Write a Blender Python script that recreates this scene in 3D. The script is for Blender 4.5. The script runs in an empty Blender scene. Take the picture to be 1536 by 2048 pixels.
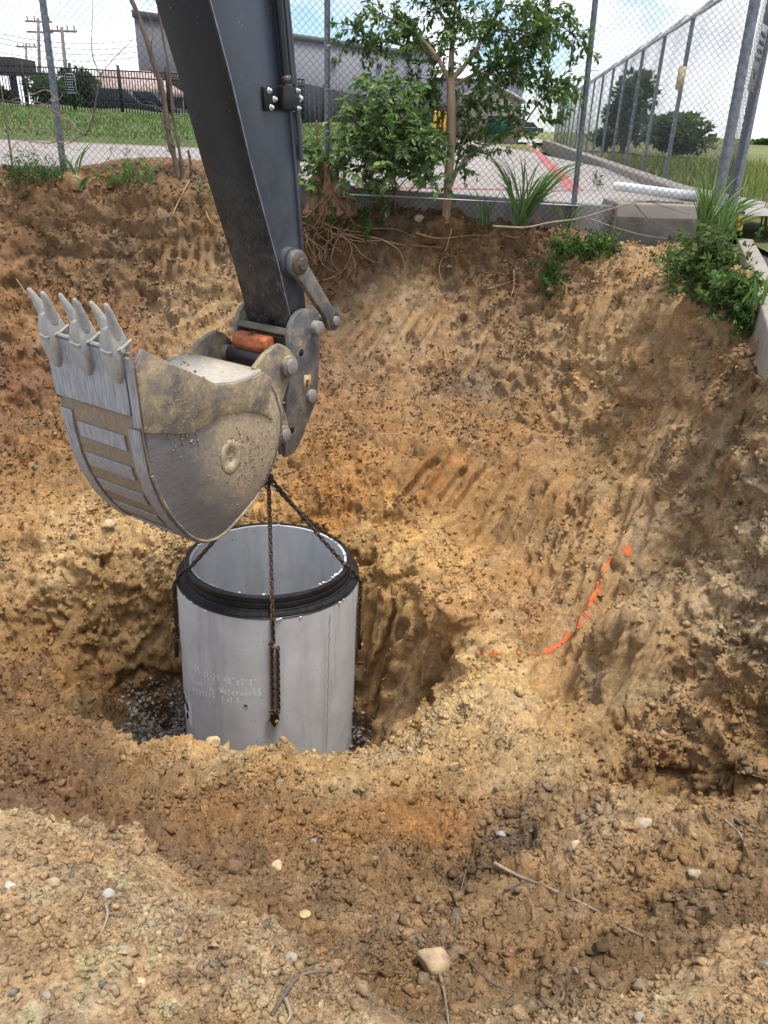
import bpy, math, random
import numpy as np
from math import sin, cos, pi, radians, tan, atan2, sqrt
from mathutils import Vector, Matrix
random.seed(7); RNG = np.random.default_rng(11)
C = bpy.context.scene.collection
# ------------------------------------------------------------------ camera, sky, sun, exposure
FPX = 1538.0; PITCH = radians(26.6); ROLL = radians(2.1)
FW = np.array([0, cos(PITCH), -sin(PITCH)]); HV = np.array([1., 0, 0]); VV = np.array([0, -sin(PITCH), -cos(PITCH)])
RT = cos(ROLL)*HV - sin(ROLL)*VV; DN = sin(ROLL)*HV + cos(ROLL)*VV
cam = bpy.data.objects.new('camera', bpy.data.cameras.new('camera')); C.objects.link(cam)
cam.data.sensor_fit = 'VERTICAL'; cam.data.angle = 2*math.atan(1024/FPX)
cam.data.clip_start = 0.05; cam.data.clip_end = 2000
cam.matrix_world = Matrix(((RT[0], -DN[0], -FW[0], 0), (RT[1], -DN[1], -FW[1], 0), (RT[2], -DN[2], -FW[2], 0), (0, 0, 0, 1)))
bpy.context.scene.camera = cam
SUN_EL = radians(77); SUN_AZ = radians(110)      # azimuth from +Y towards +X
DENOISE = True; SKY_S = 0.13; SUN_S = 1.8; EXPO = 1.40
w = bpy.data.worlds.new('World'); bpy.context.scene.world = w; w.use_nodes = True
nt = w.node_tree; nt.nodes.clear()
out = nt.nodes.new('ShaderNodeOutputWorld'); bg = nt.nodes.new('ShaderNodeBackground')
sky = nt.nodes.new('ShaderNodeTexSky'); sky.sky_type = 'NISHITA'; sky.sun_disc = False
sky.sun_elevation = SUN_EL; sky.sun_rotation = SUN_AZ; sky.air_density = 1.0; sky.dust_density = .4
tc = nt.nodes.new('ShaderNodeTexCoord'); mp = nt.nodes.new('ShaderNodeMapping'); mp.inputs['Scale'].default_value = (1, 1, 2.0)
nz = nt.nodes.new('ShaderNodeTexNoise'); nz.inputs['Scale'].default_value = 3.4; nz.inputs['Detail'].default_value = 9; nz.inputs['Roughness'].default_value = .55
nz.inputs['Distortion'].default_value = .1
rp = nt.nodes.new('ShaderNodeValToRGB'); rp.color_ramp.elements[0].position = .44; rp.color_ramp.elements[1].position = .55
rp.color_ramp.elements[0].color = (.03, .03, .03, 1); rp.color_ramp.elements[1].color = (1, 1, 1, 1)
nz2 = nt.nodes.new('ShaderNodeTexNoise'); nz2.inputs['Scale'].default_value = 5; nz2.inputs['Detail'].default_value = 6
rp2 = nt.nodes.new('ShaderNodeValToRGB'); rp2.color_ramp.elements[0].position = .3; rp2.color_ramp.elements[1].position = .7
rp2.color_ramp.elements[0].color = (3.2, 3.4, 3.75, 1); rp2.color_ramp.elements[1].color = (5.6, 5.6, 5.6, 1)
mx = nt.nodes.new('ShaderNodeMix'); mx.data_type = 'RGBA'
L = nt.links.new
L(tc.outputs['Generated'], mp.inputs[0]); L(mp.outputs[0], nz.inputs['Vector']); L(mp.outputs[0], nz2.inputs['Vector'])
L(nz.outputs[0], rp.inputs[0]); L(nz2.outputs[0], rp2.inputs[0]); L(rp.outputs[0], mx.inputs['Factor'])
tn = nt.nodes.new('ShaderNodeMix'); tn.data_type = 'RGBA'; tn.blend_type = 'MULTIPLY'; tn.inputs['Factor'].default_value = 1; tn.inputs['B'].default_value = (.44, .50, .58, 1); L(sky.outputs[0], tn.inputs['A']); L(tn.outputs['Result'], mx.inputs['A']); L(rp2.outputs[0], mx.inputs['B']); L(mx.outputs['Result'], bg.inputs[0])
bg.inputs[1].default_value = SKY_S; L(bg.outputs[0], out.inputs[0])
sun = bpy.data.objects.new('sun', bpy.data.lights.new('sun', 'SUN')); C.objects.link(sun)
sun.data.energy = SUN_S; sun.data.angle = radians(16); sun.data.color = (1, .975, .94)
sd = Vector((sin(SUN_AZ)*cos(SUN_EL), cos(SUN_AZ)*cos(SUN_EL), sin(SUN_EL)))
sun.rotation_euler = sd.to_track_quat('Z', 'Y').to_euler(); sun.location = (0, 0, 30)
vs = bpy.context.scene.view_settings; vs.view_transform = 'Standard'; vs.look = 'None'; vs.exposure = EXPO; vs.gamma = 1; vs.use_curve_mapping = False
bpy.context.scene.cycles.max_bounces = 6; bpy.context.scene.cycles.use_denoising = DENOISE
bpy.context.scene.cycles.transparent_max_bounces = 8
# ------------------------------------------------------------------ helpers: rays from the eye to known planes
def ray(u, v): return FW + RT*(u-768)/FPX + DN*(v-1024)/FPX
def atY(u, v, Y): r = ray(u, v); return r*Y/r[1]
def atZ(u, v, Z): r = ray(u, v); return r*Z/r[2]
def lin(c): return tuple(((x/255)/12.92 if x/255 <= .04045 else ((x/255+.055)/1.055)**2.4) for x in c)
# ------------------------------------------------------------------ helpers: objects
def tag(o, label=None, cat=None, group=None, kind=None):
    if label: o['label'] = label
    if cat: o['category'] = cat
    if group: o['group'] = group
    if kind: o['kind'] = kind
    return o
def thing(name, loc, label, cat, group=None):
    o = bpy.data.objects.new(name, None); C.objects.link(o); o.location = loc; o.empty_display_size = .1
    return tag(o, label, cat, group)
def mesh(name, V, F, mat=None, smooth=False, col=None):
    me = bpy.data.meshes.new(name); V = np.asarray(V, np.float32).reshape(-1, 3)
    me.vertices.add(len(V)); me.vertices.foreach_set('co', V.ravel())
    if isinstance(F, np.ndarray):
        k = F.shape[1]; n = len(F); me.loops.add(n*k); me.polygons.add(n)
        me.loops.foreach_set('vertex_index', F.ravel().astype(np.int32))
        me.polygons.foreach_set('loop_start', np.arange(0, n*k, k, dtype=np.int32))
    else:
        ls = [len(f) for f in F]; n = len(F); me.loops.add(sum(ls)); me.polygons.add(n)
        me.loops.foreach_set('vertex_index', np.array([i for f in F for i in f], np.int32))
        me.polygons.foreach_set('loop_start', np.concatenate([[0], np.cumsum(ls)[:-1]]).astype(np.int32))
    if smooth: me.polygons.foreach_set('use_smooth', np.ones(n, bool))
    if col is not None:
        a = me.attributes.new('Col', 'FLOAT_COLOR', 'POINT'); c4 = np.ones((len(V), 4), np.float32); c4[:, :3] = col
        a.data.foreach_set('color', c4.ravel())
    me.update(calc_edges=True); me.validate(clean_customdata=False)
    if mat: me.materials.append(mat)
    return me
def off(p):
    v = Vector((0, 0, 0))
    while p is not None: v += p.location; p = p.parent
    return v
def add(name, V, F, mat, parent=None, smooth=False, bevel=0, col=None, fixn=True):
    o = bpy.data.objects.new(name, mesh(name, V, F, mat, smooth, col)); C.objects.link(o)
    if parent is not None: o.parent = parent; o.location = -off(parent)
    if bevel:
        b = o.modifiers.new('bevel', 'BEVEL'); b.width = bevel; b.segments = 2; b.limit_method = 'ANGLE'; b.angle_limit = radians(35)
    return o
def inst(name, me, parent=None, mw=None):
    o = bpy.data.objects.new(name, me); C.objects.link(o)
    if parent is not None: o.parent = parent; o.matrix_parent_inverse = Matrix.Translation(-off(parent))
    if mw is not None: o.matrix_basis = mw
    return o
class G:
    """gathers pieces of one mesh"""
    def __init__(s): s.V = []; s.F = []; s.n = 0
    def put(s, V, F):
        V = np.asarray(V, float).reshape(-1, 3); s.V.append(V); s.F += [tuple(int(i)+s.n for i in f) for f in F]; s.n += len(V); return s
    def box(s, c, d, M=None):
        x, y, z = np.array(d)/2; V = np.array([(i*x, j*y, k*z) for k in (-1, 1) for j in (-1, 1) for i in (-1, 1)])
        if M is not None: V = V @ np.asarray(M).T
        return s.put(V+np.array(c), [(0, 2, 3, 1), (4, 5, 7, 6), (0, 1, 5, 4), (2, 6, 7, 3), (0, 4, 6, 2), (1, 3, 7, 5)])
    def tube(s, P, R, n=8, cap=True):
        P = np.asarray(P, float); R = np.broadcast_to(np.asarray(R, float), (len(P),)); V = []
        T = np.gradient(P, axis=0); T /= np.linalg.norm(T, axis=1)[:, None]+1e-9
        a = np.array([0, 0, 1.]) if abs(T[0][2]) < .9 else np.array([1., 0, 0])
        x = np.cross(T[0], a); x /= np.linalg.norm(x)
        for i in range(len(P)):
            x = x-T[i]*(x@T[i]); x /= np.linalg.norm(x)+1e-9; y = np.cross(T[i], x)
            for k in range(n): t = 2*pi*k/n; V.append(P[i]+R[i]*(cos(t)*x+sin(t)*y))
        F = [(i*n+k, i*n+(k+1) % n, (i+1)*n+(k+1) % n, (i+1)*n+k) for i in range(len(P)-1) for k in range(n)]
        if cap: F += [tuple(range(n-1, -1, -1)), tuple((len(P)-1)*n+k for k in range(n))]
        return s.put(V, F)
    def prism(s, poly, f, w0, w1):
        """poly in 2-D, f(a, b, w) -> point"""
        n = len(poly); V = [f(a, b, w0) for a, b in poly]+[f(a, b, w1) for a, b in poly]
        return s.put(V, [tuple(range(n-1, -1, -1)), tuple(range(n, 2*n))]+[(i, (i+1) % n, n+(i+1) % n, n+i) for i in range(n)])
    def lathe(s, prof, M, n=64, closed=True, arc=(0, 2*pi)):
        V = []; m = len(prof); full = abs(arc[1]-arc[0]-2*pi) < 1e-6; N = n if full else n+1
        for k in range(N):
            t = arc[0]+(arc[1]-arc[0])*k/n
            for r, z in prof: V.append(M(r, t, z))
        F = []
        for k in range(n):
            k2 = (k+1) % N
            for i in range(m if closed else m-1):
                j = (i+1) % m; F.append((k*m+i, k2*m+i, k2*m+j, k*m+j))
        return s.put(V, F)
    def ob(s, name, mat, parent=None, smooth=False, bevel=0, fix=True):
        o = add(name, np.concatenate(s.V), s.F, mat, parent, smooth, bevel)
        if fix:
            import bmesh
            b = bmesh.new(); b.from_mesh(o.data); bmesh.ops.recalc_face_normals(b, faces=b.faces); b.to_mesh(o.data); b.free()
        return o
def smoothed(o, ang=40):
    o.data.polygons.foreach_set('use_smooth', np.ones(len(o.data.polygons), bool))
    try: o.data.set_sharp_from_angle(angle=radians(ang))
    except Exception: pass
    return o
# ------------------------------------------------------------------ helpers: noise in numpy
def _h(ix, iy, iz, seed):
    with np.errstate(over='ignore'):
        h = ix.astype(np.uint32)*np.uint32(374761393) ^ iy.astype(np.uint32)*np.uint32(668265263) ^ iz.astype(np.uint32)*np.uint32(2147483647) ^ np.uint32((seed*974634877) & 0xffffffff)
        h ^= h >> np.uint32(15); h *= np.uint32(2246822519); h ^= h >> np.uint32(13); h *= np.uint32(3266489917); h ^= h >> np.uint32(16)
    return h
def perlin(P, s, seed=0):
    Q = np.asarray(P, np.float32)/np.float32(s); I = np.floor(Q).astype(np.int64); f = Q-I; u = f*f*f*(f*(f*6-15)+10); r = 0
    for dx in (0, 1):
        for dy in (0, 1):
            for dz in (0, 1):
                h = _h(I[:, 0]+dx, I[:, 1]+dy, I[:, 2]+dz, seed)
                g = ((h & 255).astype(np.float32)/127.5-1)*(f[:, 0]-dx)+(((h >> 8) & 255).astype(np.float32)/127.5-1)*(f[:, 1]-dy)+(((h >> 16) & 255).astype(np.float32)/127.5-1)*(f[:, 2]-dz)
                r = r+g*(u[:, 0] if dx else 1-u[:, 0])*(u[:, 1] if dy else 1-u[:, 1])*(u[:, 2] if dz else 1-u[:, 2])
    return r*1.2
def fbm(P, s, o=4, seed=0, g=.5):
    r = 0; a = 1; t = 0
    for i in range(o): r = r+a*perlin(P, s/2**i, seed+i*17); t += a; a *= g
    return r/t*1.6
def clods(P, s, seed=0, lo=.2, hi=.62, frac=.65):
    """height of domes scattered in cells of size s, and a random number per dome"""
    Q = np.asarray(P, np.float32)/np.float32(s); I = np.floor(Q).astype(np.int64); best = np.zeros(len(Q), np.float32); idv = np.zeros(len(Q), np.float32)
    for dx in (-1, 0, 1):
        for dy in (-1, 0, 1):
            for dz in (-1, 0, 1):
                J = I+np.array([dx, dy, dz]); h = _h(J[:, 0], J[:, 1], J[:, 2], seed); h2 = _h(J[:, 0], J[:, 1], J[:, 2], seed+91)
                ax, ay, az = J[:, 0]+(h & 1023).astype(np.float32)/1023-Q[:, 0], J[:, 1]+((h >> 10) & 1023).astype(np.float32)/1023-Q[:, 1], J[:, 2]+((h >> 20) & 1023).astype(np.float32)/1023-Q[:, 2]
                ta, tb = (h2 & 63).astype(np.float32)*.1, ((h2 >> 6) & 63).astype(np.float32)*.1
                bx, by = ax*np.cos(ta)-ay*np.sin(ta), ax*np.sin(ta)+ay*np.cos(ta); by, bz = by*np.cos(tb)-az*np.sin(tb), by*np.sin(tb)+az*np.cos(tb)
                bx *= .8+.5*((h >> 5) & 31)/31.; dm = np.maximum(np.maximum(np.abs(bx), np.abs(by)), np.abs(bz)); dm = np.maximum(dm, .62*(np.abs(bx)+np.abs(by)+np.abs(bz)))
                q = (h2 & 1023).astype(np.float32)/1023; rr = (lo+(hi-lo)*((h2 >> 10) & 1023).astype(np.float32)/1023)*(q < frac)
                z = np.minimum(np.maximum(rr-dm, 0)*1.5, rr*.75); m = z > best; best[m] = z[m]; idv[m] = ((h2 >> 20) & 1023)[m]/1023.
    return best*s, idv
def rubble(P, s, seed=0):
    """broken clay: tilted facets, one per irregular cell, with open joints between them"""
    Q = np.asarray(P, np.float32)/np.float32(s); I = np.floor(Q).astype(np.int64); n = len(Q); d1 = np.full(n, 9., np.float32); d2 = np.full(n, 9., np.float32); hh = np.zeros(n, np.float32); idv = np.zeros(n, np.float32); k = np.float32(1/1023.)
    for dx in (-1, 0, 1):
        for dy in (-1, 0, 1):
            for dz in (-1, 0, 1):
                a, b, c = I[:, 0]+dx, I[:, 1]+dy, I[:, 2]+dz; h = _h(a, b, c, seed); g = _h(a, b, c, seed+55)
                ox = Q[:, 0]-a-(h & 1023)*k; oy = Q[:, 1]-b-((h >> 10) & 1023)*k; oz = Q[:, 2]-c-((h >> 20) & 1023)*k; d = ox*ox+oy*oy+oz*oz
                m = d < d1; d2 = np.where(m, d1, np.minimum(d2, d)); d1 = np.where(m, d, d1)
                t = .75*((g & 1023)*k-.5)+((((g >> 10) & 255)*(4*k)-.5)*ox+(((g >> 18) & 255)*(4*k)-.5)*oy+(((g >> 24) & 255)*(4*k)-.5)*oz)*1.1
                hh = np.where(m, t, hh).astype(np.float32); idv = np.where(m, ((g >> 5) & 1023)*k, idv).astype(np.float32)
    e = np.sqrt(d2)-np.sqrt(d1); return s*(hh-.22*np.exp(-e/.07)-.35*np.sqrt(d1)), idv
def sstep(a, b, x): t = np.clip((x-a)/(b-a), 0, 1); return t*t*(3-2*t)
# ------------------------------------------------------------------ helpers: materials
class N:
    def __init__(s, name, rough=.8, metal=0., spec=.3):
        s.m = bpy.data.materials.new(name); s.m.use_nodes = True; s.t = s.m.node_tree; s.b = s.t.nodes['Principled BSDF']
        s.b.inputs['Roughness'].default_value = rough; s.b.inputs['Metallic'].default_value = metal; s.b.inputs['Specular IOR Level'].default_value = spec
        s.tc = s.t.nodes.new('ShaderNodeTexCoord').outputs['Object']
    def n(s, t): return s.t.nodes.new(t)
    def l(s, a, b): s.t.links.new(a, b)
    def vec(s, sc=(1, 1, 1), rot=(0, 0, 0)):
        m = s.n('ShaderNodeMapping'); m.inputs['Scale'].default_value = sc; m.inputs['Rotation'].default_value = rot; s.l(s.tc, m.inputs[0]); return m.outputs[0]
    def noise(s, scale, detail=5, rough=.55, vec=None, dist=0):
        x = s.n('ShaderNodeTexNoise'); x.inputs['Scale'].default_value = scale; x.inputs['Detail'].default_value = detail; x.inputs['Roughness'].default_value = rough; x.inputs['Distortion'].default_value = dist
        s.l(vec if vec is not None else s.tc, x.inputs['Vector']); return x.outputs[0]
    def voro(s, scale, feature='F1', vec=None):
        x = s.n('ShaderNodeTexVoronoi'); x.inputs['Scale'].default_value = scale; x.feature = feature; s.l(vec if vec is not None else s.tc, x.inputs['Vector']); return x.outputs['Distance']
    def ramp(s, f, stops):
        r = s.n('ShaderNodeValToRGB'); e = r.color_ramp.elements
        while len(e) < len(stops): e.new(.5)
        for k, (p, c) in enumerate(stops): e[k].position = p; e[k].color = (*c, 1) if not isinstance(c, (int, float)) else (c, c, c, 1)
        s.l(f, r.inputs[0]); return r.outputs[0]
    def mix(s, a, b, f, mode='MIX'):
        x = s.n('ShaderNodeMix'); x.data_type = 'RGBA'; x.blend_type = mode
        for v, k in ((a, 'A'), (b, 'B')):
            if isinstance(v, tuple): x.inputs[k].default_value = (*v, 1)
            else: s.l(v, x.inputs[k])
        if isinstance(f, (int, float)): x.inputs['Factor'].default_value = f
        else: s.l(f, x.inputs['Factor'])
        return x.outputs['Result']
    def mul(s, a, b, op='MULTIPLY'):
        x = s.n('ShaderNodeMath'); x.operation = op
        for i, v in enumerate((a, b)):
            if isinstance(v, (int, float)): x.inputs[i].default_value = v
            else: s.l(v, x.inputs[i])
        return x.outputs[0]
    def attr(s, a='Col'):
        x = s.n('ShaderNodeAttribute'); x.attribute_name = a; return x.outputs['Color']
    def pos(s):
        x = s.n('ShaderNodeSeparateXYZ'); s.l(s.tc, x.inputs[0]); return x.outputs
    def col(s, c):
        if isinstance(c, tuple): s.b.inputs['Base Color'].default_value = (*c, 1)
        else: s.l(c, s.b.inputs['Base Color'])
        return s
    def rough(s, r): s.l(r, s.b.inputs['Roughness']); return s
    def bump(s, h, st=.5, d=.01):
        x = s.n('ShaderNodeBump'); x.inputs['Strength'].default_value = st; x.inputs['Distance'].default_value = d; s.l(h, x.inputs['Height']); s.l(x.outputs[0], s.b.inputs['Normal']); return s
def plain(name, c, rough=.7, metal=0., var=.25, scale=12, bump=0.):
    s = N(name, rough, metal); f = s.noise(scale, 6)
    s.col(s.mix(tuple(x*(1-var) for x in c), tuple(min(1, x*(1+var)) for x in c), s.ramp(f, [(.3, 0.), (.7, 1.)])))
    if bump: s.bump(s.noise(scale*4, 5), bump, .005)
    return s.m
# ------------------------------------------------------------------ soil material
s = N('soil', .95, 0, .15); a = s.attr()
g1 = s.ramp(s.noise(9, 8, .65), [(.25, .80), (.5, 1.), (.78, 1.18)]); g2 = s.ramp(s.noise(70, 5, .7), [(.25, .6), (.5, 1.), (.75, 1.4)])
g3 = s.ramp(s.noise(24, 10, .8), [(.34, .70), (.5, 1.), (.66, 1.34)]); c1 = s.mix(s.mix(s.mix(a, g1, 1., 'MULTIPLY'), g2, 1., 'MULTIPLY'), g3, 1., 'MULTIPLY')
hue = s.ramp(s.noise(3.1, 6, .6, dist=.4), [(.36, 0.), (.66, 1.)])
c2 = s.mix(c1, s.mix(c1, (1.12, .98, .80), 1., 'MULTIPLY'), hue)
grey = s.ramp(s.noise(2.3, 7, .62, vec=s.vec((1, 1, 1.6)), dist=.6), [(.62, 0.), (.74, .55)])
c3 = s.mix(c2, s.mix(c2, (.84, .98, 1.15), 1., 'MULTIPLY'), grey)
s.col(c3)
hh = s.mul(s.mul(s.noise(34, 9, .78), 1.), s.mul(s.noise(190, 6, .75), .6), 'ADD'); s.bump(hh, 1., .022); SOIL = s.m
# ------------------------------------------------------------------ the excavation: control points from surveyed sight lines
CP = []
def z_(u, v, Z): CP.append(atZ(u, v, Z))
def y_(u, v, Y): CP.append(atY(u, v, Y))
def p_(x, y, z): CP.append(np.array([x, y, z], float))
for a in [(0,1640,-1.70),(200,1755,-1.68),(480,1850,-1.68),(600,1950,-1.70),(750,2046,-1.72),(0,1850,-1.60),(200,2000,-1.58),(500,2000,-1.62),(0,2046,-1.55),(350,1900,-1.64),
          (100,1640,-2.45),(300,1725,-2.40),(560,1830,-2.30),(700,1920,-2.15),(850,2030,-1.95),
          (300,1630,-2.70),(600,1735,-2.60),(800,1810,-2.40),(1000,1900,-2.18),(1000,1980,-2.02),(1200,1900,-2.05),(1250,1960,-1.92),
          (300,1590,-2.85),(600,1692,-2.76),(900,1697,-2.70),(1010,1690,-2.62),(500,1600,-2.92),(800,1600,-2.90),(1000,1600,-2.85),(1020,1640,-2.75),
          (300,1478,-3.05),(440,1500,-3.10),(560,1518,-3.17),(640,1534,-3.20),(720,1534,-3.20),(800,1514,-3.19),(860,1470,-3.2),(930,1400,-3.25),(980,1330,-3.28),
          (400,1530,-3.0),(600,1550,-3.05),(800,1545,-3.04),(950,1530,-3.03),
          (950,1310,-3.3),(1000,1400,-3.2),(1050,1300,-3.3),(1000,1480,-3.12),(1090,1500,-3.03),(1080,1400,-3.15),(900,1262,-3.3),(835,1190,-3.3),(760,1130,-3.28),(800,1085,-3.2),(900,1150,-3.3),(1000,1230,-3.3),(940,1210,-3.3),
          (720,1480,-4.9),(335,1478,-4.9),(300,1465,-4.88)]: z_(*a)
for a in [(0,1345,3.6),(100,1392,3.5),(200,1442,3.4),(262,1472,3.28),(0,1450,3.1),(0,1550,2.6),(150,1520,2.8),(130,1450,3.1),
          (340,1185,5.72),(200,1135,5.7),(60,1195,5.62),(200,1250,5.56),(200,1350,5.42),(270,1420,5.4),(60,1290,5.42),(340,1300,5.64),(340,1440,5.56),
          (50,1060,6.05),(200,1048,6.15),(330,1055,6.2),(50,1130,5.8),(300,1110,5.9),(700,1045,6.32),(560,1030,6.35),
          (760,1440,5.2),(820,1450,4.5),(880,1390,4.62),(790,1330,5.1),(760,1250,5.32),(880,1320,4.72),
          (800,1050,6.3),(1000,1100,6.0),(1080,1180,5.4),(800,890,6.9),(650,900,6.9),(950,880,6.95),(800,970,6.55),(950,990,6.5),(650,980,6.55),
          (700,800,7.8),(850,790,7.9),(1000,800,7.7),(900,830,7.45),(1080,850,7.1),(700,700,8.4),(900,700,8.4),(1050,700,8.1),(700,600,8.85),(900,600,8.85),(1050,610,8.6),
          (650,555,8.97),(900,562,8.97),(1050,565,8.8),(620,440,9.15),(750,437,9.15),(900,447,9.12),(1000,462,9.05),(1100,485,8.85),
          (0,372,9.1),(200,366,9.12),(350,388,9.12),(430,405,9.12),(100,480,8.9),(300,500,8.87),(100,575,8.72),(300,575,8.75),(100,640,8.35),(300,640,8.4),(100,700,8.1),(60,815,7.75),(300,800,7.7),(30,850,7.25),(50,920,7.0),(100,985,6.55),(300,1000,6.5),(450,1000,6.5),(450,800,7.8),(450,640,8.5),
          (1250,515,7.9),(1380,590,6.3),(1450,640,5.7),(1536,705,5.0),(1320,580,7.0),(1200,700,7.3),(1300,800,6.3),(1400,800,5.6),(1500,850,4.9),(1200,900,6.5),(1100,950,6.4),(1080,1020,6.15),(1300,1000,5.3),(1450,1000,4.6),
          (1215,1110,5.0),(1262,1220,4.05),(1350,1205,4.1),(1450,1222,3.85),(1530,1230,3.65),(1500,1310,3.68),(1400,1330,3.78),(1300,1340,3.82),(1275,1285,3.9),(1165,1320,4.28),(1210,1440,3.62),(1130,1240,4.7),(1300,1500,3.35),(1450,1500,3.2),(1530,1450,3.25),(1150,1420,3.97),
          (1250,1572,3.35),(1400,1608,3.12),(1330,1592,3.28),(1150,1560,3.2),(1500,1600,3.0),(1120,1600,2.5),(1250,1590,2.38),(1400,1620,2.22),(1530,1600,2.2),(1200,1700,2.0),(1400,1720,1.85),(1500,1750,1.7),(1300,1820,1.62),(1100,1780,1.8)]: y_(*a)
for a in [(1340,1905,-1.95),(1400,1870,-1.85),(1500,1830,-1.85),(1300,2000,-1.75),(1450,1980,-1.68),(1530,1900,-1.72),(1000,2044,-1.85)]: z_(*a)
for a in [(-1.5,.3,-1.55),(0,.2,-1.7),(1.5,.3,-1.6),(0,-.5,-1.6),(-3,1,-1.6),(-5,2,-1.7),(3,.5,-1.5),(5,2,-1.3),(-3,2.6,-2.4),
          (-3,5,-3.95),(-2.35,4.6,-4.35),(-2.2,5.2,-4.6),(-1.5,4.25,-4.9),(-.8,4.15,-4.95),(-.3,4.3,-4.9),(0,4.35,-4.6),(-.9,5.3,-4.95),(-.25,5.2,-4.9),(-1.8,5.3,-4.92),(-.9,4.6,-4.95),(-.9,5.95,-4.6),(-1.5,5.8,-4.7),(-.35,5.75,-4.5),
          (-2.5,3.95,-4.1),(-3.4,4.2,-3.8),(-4.5,5,-3.8),(-4.5,3.9,-3.4),(-5.5,5.4,-3.9),(-.9,6.2,-3.5),(-1.5,6.15,-3.4),(-.4,6.1,-3.4),
          (-6,9,-.6),(-6,7.3,-2.0),(-6,6,-3.1),(-6,3,-1.8),(-4,9.5,-.62),(-1,9.5,-.82),(1,9.5,-.98),(2.5,9.3,-1.12),(3.5,9.0,-1.12),(5,8,-1.2),(5,5,-1.2),(4,3,-1.2),(3.0,2,-1.4),(3.6,6.5,-1.2),(3,5,-1.2),(2.6,4.0,-1.25),
          (3.85,9.3,-1.2),(3.3,7.6,-1.22),(2.75,6.0,-1.24),(2.42,5.0,-1.28),(2.3,4.6,-1.3),(3.3,6.0,-1.25),(-4,10.5,-.75),(0,10.5,-1.1),(3,10.5,-1.3),(6,10.5,-1.3)]: p_(*a)
CP = np.array(CP); CX = CP[:, :2]
def kern(A, B): return np.sqrt(((A[:, None, :]-B[None, :, :])**2).sum(-1)+.006)
_K = np.zeros((len(CP)+1,)*2); _K[:-1, :-1] = kern(CX, CX)+np.eye(len(CP))*2e-3*-1; _K[-1, :-1] = 1; _K[:-1, -1] = 1
_W = np.linalg.solve(_K, np.append(CP[:, 2], 0))
def hgt(X, Y):
    P = np.stack([np.ravel(X), np.ravel(Y)], -1).astype(float); r = np.empty(len(P))
    for i in range(0, len(P), 20000): q = P[i:i+20000]; r[i:i+20000] = kern(q, CX) @ _W[:-1]+_W[-1]
    return r.reshape(np.shape(X))
NT, NR = 780, 820
th = np.linspace(radians(-46), radians(46), NT); rc = np.exp(np.linspace(np.log(.5), np.log(10.3), 260))
Xc = np.sin(th)[:, None]*rc; Yc = np.cos(th)[:, None]*rc; sub = slice(None, None, 8)
Zc = hgt(Xc[sub], Yc[sub]); dz = np.gradient(Zc, axis=1)/np.gradient(rc)[None]
met = np.sqrt(1+.8*np.clip(np.abs(dz), 0, 4)**2)/np.sqrt(rc[None]**2+Zc**2); cum = np.concatenate([np.zeros((len(Zc), 1)), np.cumsum((met[:, 1:]+met[:, :-1])/2*np.diff(rc)[None], 1)], 1)
ker = np.exp(-np.linspace(-2, 2, 9)**2); ker /= ker.sum()
cum = np.stack([np.convolve(np.pad(cum[:, j], 4, mode='edge'), ker, 'valid') for j in range(cum.shape[1])], 1)
Rr = np.stack([np.interp(np.linspace(0, c[-1], NR), c, rc) for c in cum]); ti = np.arange(NT)/8.0; k0 = np.clip(ti.astype(int), 0, len(Rr)-2); fr = np.clip(ti-k0, 0, 1)[:, None]
RR = Rr[k0]*(1-fr)+Rr[k0+1]*fr
X = np.sin(th)[:, None]*RR; Y = np.cos(th)[:, None]*RR; Z = hgt(X, Y)
def normals(Pg):
    a = np.gradient(Pg, axis=0); b = np.gradient(Pg, axis=1); n = np.cross(a, b); n /= np.linalg.norm(n, axis=-1)[..., None]+1e-12
    n[n[..., 2] < 0] *= -1; return n
B = np.stack([X, Y, Z], -1); nb = normals(B)
for _ in range(6): nb = (nb+np.roll(nb, 1, 0)+np.roll(nb, -1, 0)+np.roll(nb, 1, 1)+np.roll(nb, -1, 1)); nb /= np.linalg.norm(nb, axis=-1)[..., None]
P = B.reshape(-1, 3).astype(np.float32); Nb = nb.reshape(-1, 3).astype(np.float32); dist = np.linalg.norm(P, axis=1)
# zones ----------------------------------------------------------------
def blob(pts, rad):
    m = np.zeros(len(P), np.float32)
    for q in pts: m = np.maximum(m, np.exp(-((P-np.array(q, np.float32))**2).sum(1)/(2*rad*rad)))
    return m
plateau = sstep(-1.93, -1.76, P[:, 2]+.05*fbm(P, .5, 3, 5))*sstep(2.6, 2.0, P[:, 1])*sstep(1.6, 1.0, np.abs(P[:, 1]-.6))
groove = np.clip(blob([atY(1000,1010,6.5), atY(1060,960,6.5), atY(960,1050,6.3), atY(1040,1080,6.0), atY(880,960,6.6), atY(1110,1020,6.0)], .34)
                 + blob([atY(820,1420,4.6), atY(790,1330,5.1), atY(870,1370,4.66), atY(800,1460,4.6), atY(770,1250,5.3)], .32)
                 + blob([atY(1180,1260,4.4), atY(1130,1330,4.3), atY(1225,1180,4.65), atY(1120,1420,4.0), atY(1170,1370,4.1), atY(1200,1220,4.5), atY(1225,1290,4.05)], .27)
                 + blob([atY(1300,650,7.0), atY(1350,640,6.5), atY(1220,640,7.6)], .22)
                 + .8*blob([atY(800,640,8.6), atY(880,650,8.6), atY(740,660,8.6), atY(560,660,8.5)], .3)
                 + .7*blob([atY(1350,900,5.5), atY(1300,1000,5.3)], .3), 0, 1)
groove = np.clip(groove*1.5, 0, 1)*sstep(-.3, .2, fbm(P, .45, 3, 77)+.25)
floor = sstep(-4.55, -4.75, P[:, 2])
gx = P[:, 0]*.78-P[:, 1]*.62; gy = P[:, 0]*.62+P[:, 1]*.78
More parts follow.
